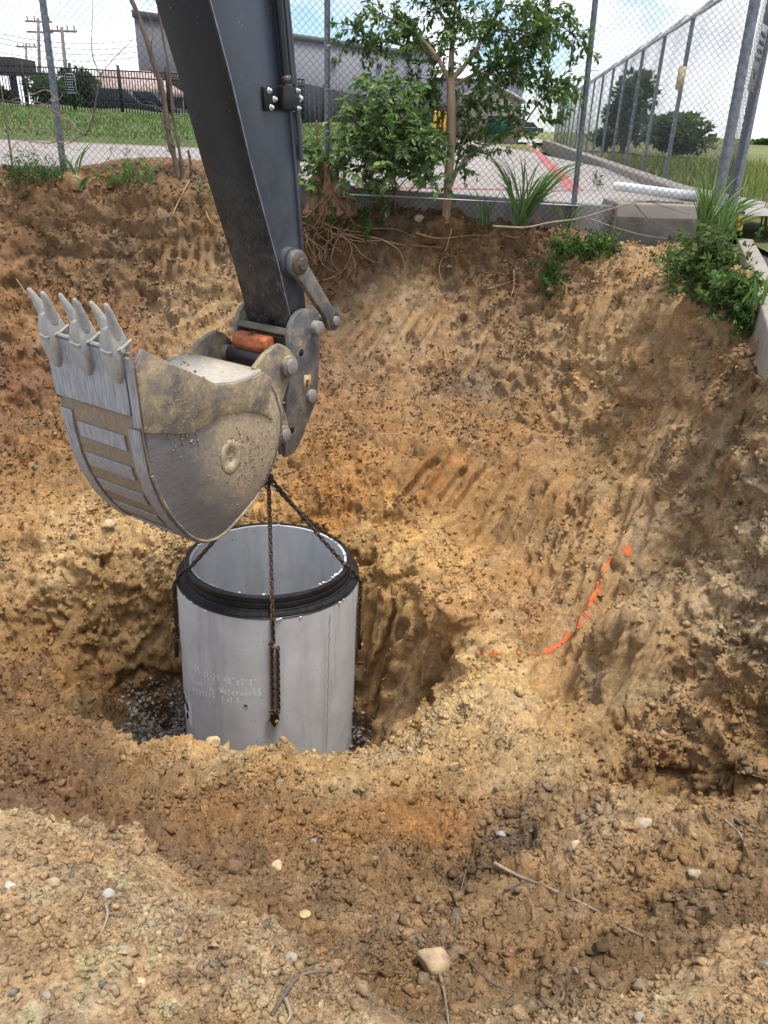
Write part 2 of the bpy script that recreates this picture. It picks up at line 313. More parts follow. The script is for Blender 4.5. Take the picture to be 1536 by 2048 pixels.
Gv = np.stack([gx, gy*.07+P[:, 2]*.03, P[:, 2]*.05], -1)
def ridged(Q, sc, o, seed):
    r = 0; a = 1; w_ = 1
    for i in range(o): n = np.clip(1-np.abs(perlin(Q, sc/2**i, seed+i*13))*1.9, 0, 1)**2*w_; r = r+a*n; w_ = np.clip(n*1.8, 0, 1); a *= .55
    return r-.55
ridge = .6-1.7*np.abs(perlin(Gv, .15, 3))+.5*(.5-1.4*np.abs(perlin(Gv, .065, 4)))+.25*perlin(Gv, .03, 14)
rough = (1-.72*plateau)*(1-.86*groove)*(1-.8*floor)
wa = P+np.stack([fbm(P, .25, 3, 41), fbm(P, .25, 3, 42), fbm(P, .25, 3, 43)], -1).astype(np.float32)*.05
c1, i1 = rubble(wa, .24, 1); c2, i2 = rubble(wa, .105, 2); c3, i3 = rubble(wa, .048, 3); c4, i4 = rubble(P, .021, 4)
wallm = sstep(.85, .55, Nb[:, 2]); rg = ridged(wa*np.array([1, 1, 1.7], np.float32), .52, 4, 131); rg2 = ridged(wa, .20, 3, 151)
big = fbm(P, 1.0, 3, 21); med = fbm(P, .33, 4, 22, .58); rid = 1-np.abs(fbm(wa, .22, 4, 31, .6))*2
k1 = sstep(-.35, .35, fbm(P, .8, 3, 61)); k2 = sstep(-.45, .25, fbm(P, .5, 3, 62))
disp = (.11*big*(1-.75*plateau)*(1-.5*groove) + (.045*med + .012*rid)*rough + (.36*c1*k1 + .50*c2*(.35+.65*k2) + .66*c3)*rough*(.45+.55*sstep(1.9, 4.2, dist))
        + .62*c4*(1-.55*groove)*(1-.5*plateau)*sstep(8, 3, dist) + .13*ridge*groove*(.7+.3*sstep(-.3, .3, fbm(P, .3, 3, 171))) + (.036*rg*sstep(2.5, 4.5, dist) + .022*rg2*sstep(1.5, 3.5, dist))*rough + .35*c3*plateau*k2)
# horizontal shelf steps in the cut walls
disp += wallm*(1-.8*groove)*.035*np.abs(perlin(P*np.array([.35, .35, 1.6], np.float32), .22, 9))*2
disp *= np.clip(.55+.45*sstep(1.2, 3.0, dist), 0, 1)
# scrapes left by the bucket teeth: flat smeared troughs with a small rim
dep_ = np.maximum(P @ FW, .3); pu = 768+FPX*(P @ RT)/dep_; pv = 1024+FPX*(P @ DN)/dep_
def base_at(u, v):
    k = np.where((np.abs(pu-u) < 7) & (np.abs(pv-v) < 7))[0]
    return P[k[dist[k].argmin()]] if len(k) else None
GG = [((1062,940),(1000,1080),.06),((1085,975),(1040,1085),.05),((1030,930),(975,1040),.05),((872,925),(812,990),.045),((962,955),(918,1020),.04),((1110,1000),(1075,1090),.05),((1135,1020),(1090,1130),.045),((930,940),(890,1000),.04),((1010,1000),(960,1075),.045),((985,930),(940,990),.04),
      ((1230,1135),(1165,1310),.05),((1250,1190),(1120,1430),.045),((1215,1270),(1108,1450),.05),((1190,1140),(1150,1250),.045),((1235,1260),(1150,1420),.04),((1170,1130),(1125,1220),.04),((1260,1300),(1180,1430),.04),
      ((885,1290),(795,1490),.06),((908,1305),(850,1420),.05),((838,1275),(765,1450),.055),((792,1230),(742,1370),.05),((865,1380),(815,1480),.05),((812,1250),(755,1400),.035),
      ((1292,585),(1245,665),.06),((1335,600),(1285,690),.06),((1240,595),(1195,680),.05),((1165,640),(1110,715),.05),((1430,870),(1330,1000),.05),((1380,860),(1300,960),.045),((1210,760),(1160,830),.045),((1360,700),(1310,780),.05),((1270,730),(1215,810),.045),((1480,800),(1420,880),.05),
      ((845,605),(795,690),.05),((890,615),(850,690),.05),((720,610),(665,680),.05),((1000,600),(950,680),.045),((960,690),(920,750),.04),((450,590),(360,640),.05),((480,600),(390,665),.05),((780,640),(735,705),.04),
      ((385,455),(372,540),.03),((405,450),(395,545),.03),((425,455),(418,540),.03),((360,470),(345,545),.03),((330,480),(318,550),.03),((700,490),(690,550),.03),((760,490),(752,550),.03),((820,500),(815,556),.03),((940,500),(935,556),.03),((120,640),(60,690),.05),((230,1190),(170,1250),.05),((320,1260),(270,1330),.05),((150,1230),(100,1290),.045)]
smear_m = np.zeros(len(P), np.float32); smear_g = np.zeros(len(P), np.float32); gr_ = np.random.default_rng(4)
for (a, b, wd_) in GG:
    A_, B_ = base_at(*a), base_at(*b); dpt = gr_.uniform(.018, .036); tone = gr_.uniform(-.5, 1.)
    if A_ is None or B_ is None: continue
    lo_, hi_ = np.minimum(A_, B_)-.25, np.maximum(A_, B_)+.25; k = np.where(((P > lo_) & (P < hi_)).all(1))[0]
    if len(k) == 0: continue
    q_ = P[k]; ab = B_-A_; t = ((q_-A_) @ ab)/(ab @ ab); perp = q_-A_-np.clip(t, -.2, 1.2)[:, None]*ab; perp -= Nb[k]*(perp*Nb[k]).sum(1)[:, None]
    d = np.linalg.norm(perp, axis=1)/(wd_*(1+.25*perlin(q_, .12, 31)))+.25*perlin(q_, .05, 33); e = sstep(-.12, .06, t+.1*perlin(q_, .06, 35))*sstep(1.1, .94, t+.1*perlin(q_, .06, 36))
    m = sstep(1.1, .82, d)*e; rim = np.exp(-((d-1.3)/.22)**2)*e
    disp[k] = disp[k]*(1-.9*m)+(-dpt+.006*perlin(q_*np.array([1, 1, .15]), .03, 37))*m*.9+rim*dpt*.7; smear_m[k] = np.maximum(smear_m[k], m); smear_g[k] = np.where(m > .3, tone, smear_g[k])
keep = sstep(9.6, 9.2, P[:, 1])
dg = disp.reshape(NT, NR); db_ = dg.copy()
for _ in range(2): db_[:, 1:-1] = .25*db_[:, :-2]+.5*db_[:, 1:-1]+.25*db_[:, 2:]
nr_ = sstep(4.2, 2.6, dist).reshape(NT, NR); disp = (dg*(1-nr_)+db_*nr_).ravel()
Pd = P+Nb*(disp*np.clip(keep+.25, 0, 1))[:, None]
Pg = Pd.reshape(NT, NR, 3)
# soil colour: strata and spoil, sampled where each soil lies ----------
CC = []
def sc(u, v, Yd, c): CC.append((*atY(u, v, Yd), *(np.array(c)*(1.13 if u > 1150 and v < 1560 else 1.))))  # right slope brightened in colour to make up for weak light on it
def scz(u, v, Zd, c): CC.append((*atZ(u, v, Zd), *c))
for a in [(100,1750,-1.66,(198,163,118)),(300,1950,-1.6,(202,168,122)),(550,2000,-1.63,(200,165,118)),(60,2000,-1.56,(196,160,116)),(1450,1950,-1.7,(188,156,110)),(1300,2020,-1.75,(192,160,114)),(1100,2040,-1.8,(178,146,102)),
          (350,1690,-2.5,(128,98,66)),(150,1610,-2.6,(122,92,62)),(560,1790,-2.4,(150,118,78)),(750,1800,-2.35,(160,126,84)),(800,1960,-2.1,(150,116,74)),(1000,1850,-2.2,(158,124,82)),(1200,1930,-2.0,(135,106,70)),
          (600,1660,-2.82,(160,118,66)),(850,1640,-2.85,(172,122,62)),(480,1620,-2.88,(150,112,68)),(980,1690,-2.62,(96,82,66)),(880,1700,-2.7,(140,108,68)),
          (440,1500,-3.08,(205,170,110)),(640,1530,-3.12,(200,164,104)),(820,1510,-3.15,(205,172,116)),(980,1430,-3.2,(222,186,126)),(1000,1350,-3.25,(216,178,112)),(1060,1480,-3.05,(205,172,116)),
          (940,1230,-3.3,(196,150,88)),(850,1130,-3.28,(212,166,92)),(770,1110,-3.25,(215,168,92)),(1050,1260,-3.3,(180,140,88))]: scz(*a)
for a in [(40,1400,3.4,(130,98,60)),(180,1480,3.1,(140,106,66)),(80,1540,2.7,(116,88,58)),(280,1500,3.1,(180,145,95)),
          (150,1080,5.9,(208,170,110)),(300,1080,6.0,(215,178,118)),(30,1120,5.8,(180,142,88)),(200,1200,5.6,(176,140,78)),(100,1300,5.4,(150,112,60)),(250,1400,5.4,(120,90,52)),(340,1250,5.65,(165,128,70)),
          (760,1200,5.5,(172,136,76)),(800,1400,4.9,(168,132,82)),(880,1400,4.6,(182,144,88)),(760,1450,5.2,(140,110,72)),
          (700,1000,6.45,(168,120,56)),(850,960,6.6,(156,112,56)),(1000,1020,6.3,(160,120,66)),(760,1050,6.3,(190,146,76)),
          (700,850,7.3,(150,112,66)),(900,840,7.4,(158,120,72)),(1050,860,7.0,(156,118,72)),(300,950,6.8,(140,102,54)),(80,950,6.9,(150,112,62)),
          (700,720,8.3,(138,108,76)),(900,700,8.4,(158,128,92)),(1050,720,8.0,(152,122,84)),(800,620,8.7,(172,142,102)),(950,760,8.0,(120,98,76)),
          (700,500,9.05,(104,78,52)),(900,500,9.05,(110,84,56)),(1050,530,8.9,(112,86,58)),(750,450,9.1,(92,74,54)),
          (100,450,9.0,(120,92,62)),(300,450,9.0,(122,96,66)),(50,400,9.1,(130,100,66)),(250,540,8.8,(118,92,62)),(60,560,8.8,(122,90,58)),(100,640,8.3,(140,106,66)),(60,750,7.9,(118,84,56)),(200,700,8.1,(132,94,58)),(400,640,8.5,(158,128,88)),(40,840,7.4,(134,98,62)),
          (1200,600,7.8,(146,116,76)),(1330,620,6.8,(158,128,84)),(1400,620,6.2,(140,112,74)),(1200,760,7.0,(164,134,90)),(1350,800,6.0,(156,126,86)),(1480,760,5.2,(138,110,74)),(1400,950,5.0,(142,118,86)),(1500,1000,4.5,(158,132,94)),(1250,950,5.9,(160,128,80)),(1150,1000,6.2,(170,132,80)),
          (1200,1150,5.1,(168,134,86)),(1350,1150,4.5,(164,138,100)),(1480,1200,3.9,(176,152,114)),(1450,1330,3.9,(150,122,82)),(1300,1400,3.85,(160,132,88)),(1180,1400,4.0,(150,118,72)),(1400,1450,3.35,(146,116,74)),(1500,1500,3.2,(142,112,70)),(1250,1540,3.15,(136,104,62)),(1450,1600,2.8,(120,92,56)),
          (1200,1640,2.2,(188,154,108)),(1400,1680,2.0,(172,138,92)),(1300,1760,1.75,(160,128,84)),(1150,1720,1.95,(176,140,94)),(1500,1760,1.7,(150,118,80)),(1420,1830,1.6,(120,94,62))]: sc(*a)
for a in [(-.9,5.3,-4.95),(-1.8,5,-4.95),(-.3,5.3,-4.9),(-.9,4.5,-4.95)]: CC.append((*a, 128, 120, 106))
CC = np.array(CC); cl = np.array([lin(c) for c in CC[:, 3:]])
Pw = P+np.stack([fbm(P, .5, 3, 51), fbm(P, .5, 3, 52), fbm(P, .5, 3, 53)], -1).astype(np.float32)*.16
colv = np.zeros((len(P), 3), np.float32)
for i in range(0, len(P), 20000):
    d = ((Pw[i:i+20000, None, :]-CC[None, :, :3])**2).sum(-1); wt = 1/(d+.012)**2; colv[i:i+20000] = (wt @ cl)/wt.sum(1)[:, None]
# pale dusty plateau keeps its own colour right up to its broken edge
colv = colv*(1-.8*plateau[:, None])+np.array(lin((200, 166, 120)))*(.8*plateau[:, None])
colv *= ((.80+.40*i2)*(.88+.24*i3))[:, None]*np.clip(1+.22*fbm(P, .09, 3, 81), .6, 1.4)[:, None]
smear = sstep(.25, .7, fbm(Gv*np.float32(1.), .08, 3, 91))*groove
colv = colv*(1-.5*smear[:, None])+colv.mean(1)[:, None]*np.array([1.0, .93, .80])*.5*smear[:, None]
sm_ = (smear_m*.6)[:, None]; tn_ = np.array(lin((176, 146, 98)))*(1-np.clip(-smear_g, 0, 1)[:, None])+np.array(lin((140, 132, 116)))*np.clip(-smear_g, 0, 1)[:, None]; colv = colv*(1-sm_)+(.5*colv+.5*tn_)*sm_
SOILK = 1.16
lum = (colv @ np.array([.3, .5, .2], np.float32))[:, None]; colv = colv*.74+lum*np.array([1.09, .985, .83], np.float32)*.26
colv *= (np.maximum(colv @ np.array([.3, .5, .2], np.float32), .02)/.24)[:, None]**(-.26+.34*plateau[:, None])
colv = np.clip(colv*SOILK, .01, .70)
idx = np.arange(NT*NR).reshape(NT, NR); q = np.stack([idx[:-1, :-1], idx[1:, :-1], idx[1:, 1:], idx[:-1, 1:]], -1).reshape(-1, 4)
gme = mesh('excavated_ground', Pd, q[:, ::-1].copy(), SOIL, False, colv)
go = bpy.data.objects.new('ground', gme); C.objects.link(go); tag(go, kind='structure')
Nd = normals(Pg).reshape(-1, 3)
def near_ground(x, y):
    d = (Pd[:, 0]-x)**2+(Pd[:, 1]-y)**2; return Pd[d.argmin()]
def snap(u, v):
    """the soil point met first along a sight line"""
    r = ray(u, v); r = r/np.linalg.norm(r); t = Pd @ r; dd = np.linalg.norm(Pd-t[:, None]*r, axis=1)/np.maximum(t, .1)
    k = np.where(dd < .0028)[0]
    if len(k) == 0: k = np.array([dd.argmin()])
    i = k[t[k].argmin()]; return Pd[i], Nd[i], i
#@@STAGE1
# ------------------------------------------------------------------ loose soil, pebbles and gravel lying on the ground
def ico():
    import bmesh
    b = bmesh.new(); bmesh.ops.create_icosphere(b, subdivisions=1, radius=1); V = np.array([v.co[:] for v in b.verts]); F = np.array([[v.index for v in f.verts] for f in b.faces]); b.free(); return V, F
IV, IF = ico()
CV_ = np.array([(1, 0, 0), (-1, 0, 0), (0, 1, 0), (0, -1, 0), (0, 0, 1), (0, 0, -1)], float); CF_ = np.array([(0, 2, 4), (2, 1, 4), (1, 3, 4), (3, 0, 4), (2, 0, 5), (1, 2, 5), (3, 1, 5), (0, 3, 5)])
def scatter(name, ids, size, colr, seed, mat, squash=.85, sink=.55, up=None, angular=.42):
    r = np.random.default_rng(seed); n = len(ids); A = r.normal(size=(n, 3, 3)); Q = np.linalg.qr(A)[0]
    sc = size[:, None]*r.uniform(.45, 1.45, (n, 3)); jit = r.uniform(-.42, .42, (n, 6, 3))
    V = (CV_[None]+jit)*sc[:, None, :]; V = np.einsum('nij,nvj->nvi', Q, V); V[..., 2] *= squash
    nn = Nd[ids]; V += (Pd[ids]+nn*(size*(1-sink)*.6)[:, None]+r.normal(size=(n, 3))*size[:, None]*.2)[:, None, :]
    F = (CF_[None]+(np.arange(n)*6)[:, None, None]).reshape(-1, 3); cv = np.repeat(colr, 6, 0)
    o = bpy.data.objects.new(name, mesh(name, V.reshape(-1, 3), F, mat, False, cv)); C.objects.link(o); return tag(o, kind='stuff')
e1 = np.zeros((NT, NR)); e1[:-1, :-1] = np.linalg.norm(np.cross(Pg[1:, :-1]-Pg[:-1, :-1], Pg[:-1, 1:]-Pg[:-1, :-1]), axis=-1); area = e1.ravel()
inview = (Pd @ FW > .3); uu = 768+FPX*(Pd @ RT)/np.maximum(Pd @ FW, .3); vv_ = 1024+FPX*(Pd @ DN)/np.maximum(Pd @ FW, .3)
inview &= (uu > -250) & (uu < 1790) & (vv_ > 200) & (vv_ < 2350)
flat = sstep(.35, .8, Nd[:, 2])
pw = area/np.maximum(dist, 1)**1.6*inview*(.25+.75*flat)*(1-.8*groove)*(1-.93*smear_m)*(1-floor)*(P[:, 1] < 9.5)
pw *= .25+1.3*sstep(-.2, .5, fbm(P, .4, 4, 101))
pw *= 1+1.2*sstep(4.5, 2.5, dist); pwp = pw*plateau; pwr = pw*(1-plateau)
def pick(wt, n, seed): r = np.random.default_rng(seed); return r.choice(len(P), n, p=wt/wt.sum())
N1 = 88000; k = pick(pwr, N1, 1); r = np.random.default_rng(5)
sz = dist[k]*(.0011+.0013*r.pareto(2.5, N1).clip(0, 9)); sz = np.minimum(sz, .026)
cv = colv[k]*r.uniform(.78, 1.28, (N1, 1)); pale = r.random(N1) < .05; cv[pale] = cv[pale]*.5+np.array([.42, .36, .27])*.5
scatter('soil_clods', k, sz, cv, 6, SOIL)
N2 = 22000; k = pick(pwp, N2, 2); r = np.random.default_rng(8); sz = dist[k]*(.0010+.0013*r.pareto(2.2, N2).clip(0, 8)); sz = np.minimum(sz, .011)
cv = colv[k]*r.uniform(.8, 1.2, (N2, 1)); pale = r.random(N2) < .025; cv[pale] = np.array([.48, .43, .35])*r.uniform(.7, 1.1, (pale.sum(), 1)); gr = r.random(N2) < .01; cv[gr] = np.array([.30, .27, .23])
scatter('plateau_pebbles', k, sz, cv, 9, SOIL, .85, .5)
k = pick(area*floor*inview, 3500, 3); r = np.random.default_rng(12); sz = r.uniform(.012, .03, 3500); cv = np.array([.44, .41, .36])*r.uniform(.5, 1.5, (3500, 1))
scatter('pit_gravel', k, sz, cv, 13, SOIL, .8, .1)
def stone(u, v, px, color, label, seed, name='stone', cat='stone', flat=.8, pt=None):
    p, n, i = snap(u, v); r = np.random.default_rng(seed); import bmesh
    b = bmesh.new(); bmesh.ops.create_icosphere(b, subdivisions=3, radius=1); V = np.array([x.co[:] for x in b.verts]); F = np.array([[x.index for x in f.verts] for f in b.faces]); b.free()
    R = px/FPX*np.linalg.norm(p)/2*.9
    for _ in range(9):     # knock flat facets off the lump
        d = r.normal(size=3); d /= np.linalg.norm(d); h = r.uniform(.55, .85); t = V @ d; V = V-np.maximum(t-h, 0)[:, None]*d*.92
    V = V*(1+.05*perlin(V+seed, .5, seed)[:, None]+.03*perlin(V+seed, .2, seed)[:, None])*np.array([1.05, .95, flat])*R
    o = add(name, V+p+n*R*.12, F, plain('stone_'+str(seed), color, .9, 0, .35, 30, .5)); return tag(o, label, cat)
stone(865, 1918, 68, (.36, .26, .155), 'largest tan boulder lying in the dug gully near the camera', 1)
stone(305, 1846, 20, (.27, .23, .17), 'whitish oval pebble on the pale near ground, above a flat white chip', 2)
stone(250, 1897, 32, (.27, .23, .17), 'flat elongated white stone chip on the pale near ground', 3, flat=.35)
stone(215, 1786, 26, (.34, .31, .27), 'grey angular stone on the pale near ground', 4)
stone(585, 1915, 30, (.27, .23, .17), 'white slanted stone at the broken edge of the near ground', 5, flat=.6)
stone(612, 1826, 22, (.44, .32, .15), 'small yellow flat stone in the dark gully', 6, flat=.4)
stone(110, 1765, 24, (.48, .35, .21), 'round tan stone on the pale near ground at far left', 7)
stone(22, 1768, 20, (.44, .38, .28), 'cream stone chip at the left picture edge', 8, flat=.6)
stone(280, 1965, 26, (.46, .33, .20), 'rounded tan clod at the bottom of the pale near ground', 9)
stone(95, 1990, 18, (.27, .23, .17), 'tiny white stone near the bottom left corner', 10)
stone(1290, 1644, 34, (.38, .31, .21), 'pale angular stone on the right soil mound', 11)
stone(1385, 1744, 28, (.38, .30, .19), 'tan blocky stone on the right soil mound, below the stick', 12)
stone(1000, 1668, 20, (.33, .31, .28), 'small grey pebble in the dark crease of the bank', 13)
stone(1278, 2030, 22, (.27, .23, .17), 'white square stone at the bottom right', 14)
stone(1533, 1928, 26, (.27, .23, .17), 'white stone cut by the right picture edge', 15)
stone(908, 1534, 28, (.16, .11, .06), 'dark brown clod on the pale lip of the pit', 16)
stone(558, 1733, 26, (.50, .37, .21), 'tan upright stone chip in the gully above the pale ground', 17, flat=.9)
stone(630, 1681, 20, (.30, .29, .27), 'grey stone set in the orange bank', 18)
stone(1145, 1690, 30, (.47, .34, .20), 'tan lump on the shoulder of the right soil mound', 19)
stone(842, 436, 22, (.38, .30, .20), 'round tan rock beside the concrete kerb behind the roots', 20)
stone(215, 1050, 30, (.52, .38, .20), 'ochre block lying on the left bench below the bucket', 21)
stone(1100, 580, 24, (.46, .27, .11), 'orange lump of clay on the bank under the creepers', 22)
stone(430, 1482, 34, (.50, .36, .19), 'yellow clod sticking up on the lip in front of the concrete ring', 23)
# ------------------------------------------------------------------ orange marking paint sprayed along the slope
pl = np.array([snap(u, v)[0] for u, v in [(935,1318),(960,1308),(1000,1304),(1040,1308),(1075,1306),(1100,1300),(1120,1287),(1140,1268),(1155,1250),(1168,1232),(1178,1208),(1190,1180),(1200,1160),(1210,1140),(1219,1120)]])
sg = []
cen = Pd[q].mean(1); mn = np.full(len(cen), 9.); tt = np.zeros(len(cen)); lo, hi = pl.min(0)-.2, pl.max(0)+.2; sel = ((cen > lo) & (cen < hi)).all(1); cs = cen[sel]; m2 = np.full(len(cs), 9.); t2 = np.zeros(len(cs))
for i in range(len(pl)-1):
    a, b = pl[i], pl[i+1]; t = np.clip(((cs-a) @ (b-a))/((b-a) @ (b-a)), 0, 1); d = np.linalg.norm(cs-a-t[:, None]*(b-a), axis=1); m = d < m2; m2[m] = d[m]; t2[m] = (i+t[m])/(len(pl)-1)
pn_ = fbm(cs, .08, 4, 7); wd = .016+.010*sstep(.3, .8, t2); rq = np.random.default_rng(77).random(len(cs)); ok = rq < np.exp(-((m2+.006*pn_)/(.011+.008*t2))**2)*(1.0+.9*sstep(.2, .5, t2))*1.4*sstep(.95, .5, fbm(cs, .06, 3, 8)*(1-.6*t2))
p2 = snap(1257, 1101)[0]; okd = (np.linalg.norm(cs-p2, axis=1) < .03+.02*pn_); ok &= ~okd
fq = q[sel][ok]; uq, inv = np.unique(fq.ravel(), return_inverse=True)
mo = N('orange_paint', .75); mo.col(mo.mix((.58, .125, .03), (.44, .15, .06), mo.ramp(mo.noise(60, 4), [(.45, 0.), (.7, 1.)])))
o = add('paint_line', Pd[uq]+Nd[uq]*.004, inv.reshape(-1, 4)[:, ::-1].copy(), mo.m); tag(o, 'bright orange sprayed marking line curving up the right slope', 'paint mark')
uq, inv = np.unique(q[sel][okd].ravel(), return_inverse=True); o = add('paint_dot', Pd[uq]+Nd[uq]*.004, inv.reshape(-1, 4)[:, ::-1].copy(), mo.m); tag(o, 'small orange paint blot just above the upper end of the marking line', 'paint mark')
# ------------------------------------------------------------------ concrete riser ring standing in the pit
PT = np.array([-.92, 5.40, -3.15]); AX = np.array([.015, .052, 1.]); AX /= np.linalg.norm(AX); PX = np.array([1., 0, -AX[0]/AX[2]]); PX /= np.linalg.norm(PX); PY = np.cross(AX, PX)
def cyl(r, t, z): return PT+PX*(r*sin(t))-PY*(r*cos(t))+AX*z       # t = 0 faces the camera side, t grows to the right
def cylpix(u, v, R=.737):
    d = ray(u, v); o = -PT; dx, dy, dz = d @ PX, d @ PY, d @ AX; ox, oy, oz = o @ PX, o @ PY, o @ AX
    a = dx*dx+dy*dy; b = 2*(ox*dx+oy*dy); c = ox*ox+oy*oy-R*R; D = b*b-4*a*c
    t = (-b-sqrt(max(D, 0)))/(2*a); x, y, z = ox+t*dx, oy+t*dy, oz+t*dz; return atan2(x, -y), z
s = N('ring_concrete', .85); f = s.noise(3.5, 8, .6); f2 = s.noise(1.6, 6, .6, vec=s.vec((5, 5, .35)))
cc = s.mix((.50, .50, .495), (.66, .655, .645), s.ramp(f, [(.3, 0.), (.7, 1.)])); cc = s.mix(cc, (.38, .365, .335), s.mul(s.ramp(f2, [(.50, 0.), (.72, 1.)]), .6))
pit = s.ramp(s.voro(17), [(.07, 1.), (.11, 0.)]); pk = s.ramp(s.noise(6, 2), [(.5, 0.), (.56, 1.)]); pt_ = s.mul(pit, pk)
zz_ = s.pos()[2]; low = s.ramp(s.mul(s.mul(zz_, -.7), 3.0, 'SUBTRACT'), [(.0, 0.), (.55, 1.)]); cc = s.mix(cc, (.36, .29, .20), s.mul(s.ramp(s.noise(4.5, 8, .7), [(.45, 0.), (.7, 1.)]), s.mul(low, .6)))
cc = s.mix(cc, (.30, .29, .27), s.mul(s.ramp(s.noise(1., 5, .7, vec=s.vec((9, 9, .9))), [(.58, 0.), (.72, 1.)]), .45))
cc = s.mix(cc, (.13, .125, .12), s.mul(pt_, .8)); s.col(cc); s.bump(s.mul(s.noise(90, 5, .7), s.mul(pt_, -2.), 'ADD'), .25, .006); CONC = s.m
ring = thing('concrete_pipe', tuple(PT+AX*-2.0), 'upright pale grey concrete riser pipe with a black joint, standing in the pit', 'concrete pipe')
g = G(); g.lathe([(.612, -2.05), (.612, -.004), (.640, -.004), (.640, -.118), (.728, -.122), (.735, -.130), (.735, -2.05)], cyl, 96)
smoothed(g.ob('barrel', CONC, ring), 30)
sb = N('joint_black', .38, 0, .5); sb.col(sb.mix((.010, .010, .011), (.028, .027, .027), sb.ramp(sb.noise(30, 6), [(.4, 0.), (.7, 1.)]))); sb.bump(sb.noise(60, 4), .3, .004)
g = G(); g.lathe([(.6405, -.118), (.6405, .002), (.631, .002), (.631, .008), (.660, .006), (.664, -.002), (.664, -.034), (.655, -.037), (.655, -.046), (.668, -.049), (.669, -.082), (.660, -.085), (.660, -.094), (.676, -.098), (.679, -.112), (.722, -.116), (.7375, -.127), (.7375, -.137), (.7355, -.138), (.7355, -.114)], cyl, 128)
o = g.ob('joint_collar', sb.m, ring); smoothed(o, 25); o['label'] = 'black coated joint ring on top of the pipe'
g = G(); r = np.random.default_rng(3)
for kk in range(34):         # broken white mortar crumbs along the joint
    t = r.uniform(-pi, pi)
    if r.random() < .5: t = r.uniform(-.9, .5)
    if r.random() < .45: rr, zz_ = .614+r.uniform(-.004, .012), .006
    else: rr, zz_ = .737+r.uniform(-.004, .002), -.137+r.uniform(-.01, .008)
    if r.random() < .3: t = r.uniform(.7, 2.4); rr, zz_ = .616, .007
    c = cyl(rr, t, zz_); S = r.uniform(.004, .013); V = IV*(1+r.uniform(-.4, .4, (len(IV), 1)))*S*np.array([1.5, 1.0, .6]); g.put(V+c, IF)
o = g.ob('mortar_crumbs', plain('mortar', (.68, .66, .62), .9), ring, fix=False); o['kind'] = 'stuff'
g = G(); th0, z0 = cylpix(491, 1412); g.lathe([(.735, 0), (.7375, .0), (.7375, .004), (.735, .004)], lambda rr, t, z: cyl(rr, th0, z0)+PX*0, 3) if False else None
def disc_on(th_, z_, R1, depth, nm, mt):
    g = G(); V = []; F = []; m = 20
    for kx, (rad, h) in enumerate([(R1*1.5, .0012), (R1, .0025), (R1*.8, .0018), (0.002, .0014)]):
        for j in range(m): a = 2*pi*j/m; V.append(cyl(.7352+h, th_+rad*cos(a)/.735, z_+rad*sin(a)))
    for kx in range(3):
        for j in range(m): F.append((kx*m+j, kx*m+(j+1) % m, (kx+1)*m+(j+1) % m, (kx+1)*m+j))
    g.put(V, F); return g.ob(nm, mt, ring)
disc_on(*cylpix(491, 1412), .019, .02, 'lifting_hole_rim', CONC)
disc_on(*cylpix(491, 1413), .0125, .02, 'lifting_hole', plain('hole_dark', (.012, .012, .012), .9))
for zc, wv in [(0, 0)]:
    g = G(); th1 = cylpix(657, 1350)[0]; n = 46      # cast seam down the barrel
    for kx in range(n):
        z1 = -.2-1.35*kx/n; jj = .004*sin(kx*1.7)+.003*sin(kx*4.1); wd_ = .0035+.003*abs(sin(kx*2.3)); V = [cyl(.7354, th1+(jj-wd_)/.735, z1), cyl(.7374, th1+jj/.735, z1), cyl(.7354, th1+(jj+wd_)/.735, z1)]
        g.V.append(np.array(V)); g.n += 3
        if kx: b_ = kx*3; g.F += [(b_-3, b_-2, b_+1, b_), (b_-2, b_-1, b_+2, b_+1)]
    g.ob('cast_seam', plain('seam', (.36, .355, .35), .9), ring)
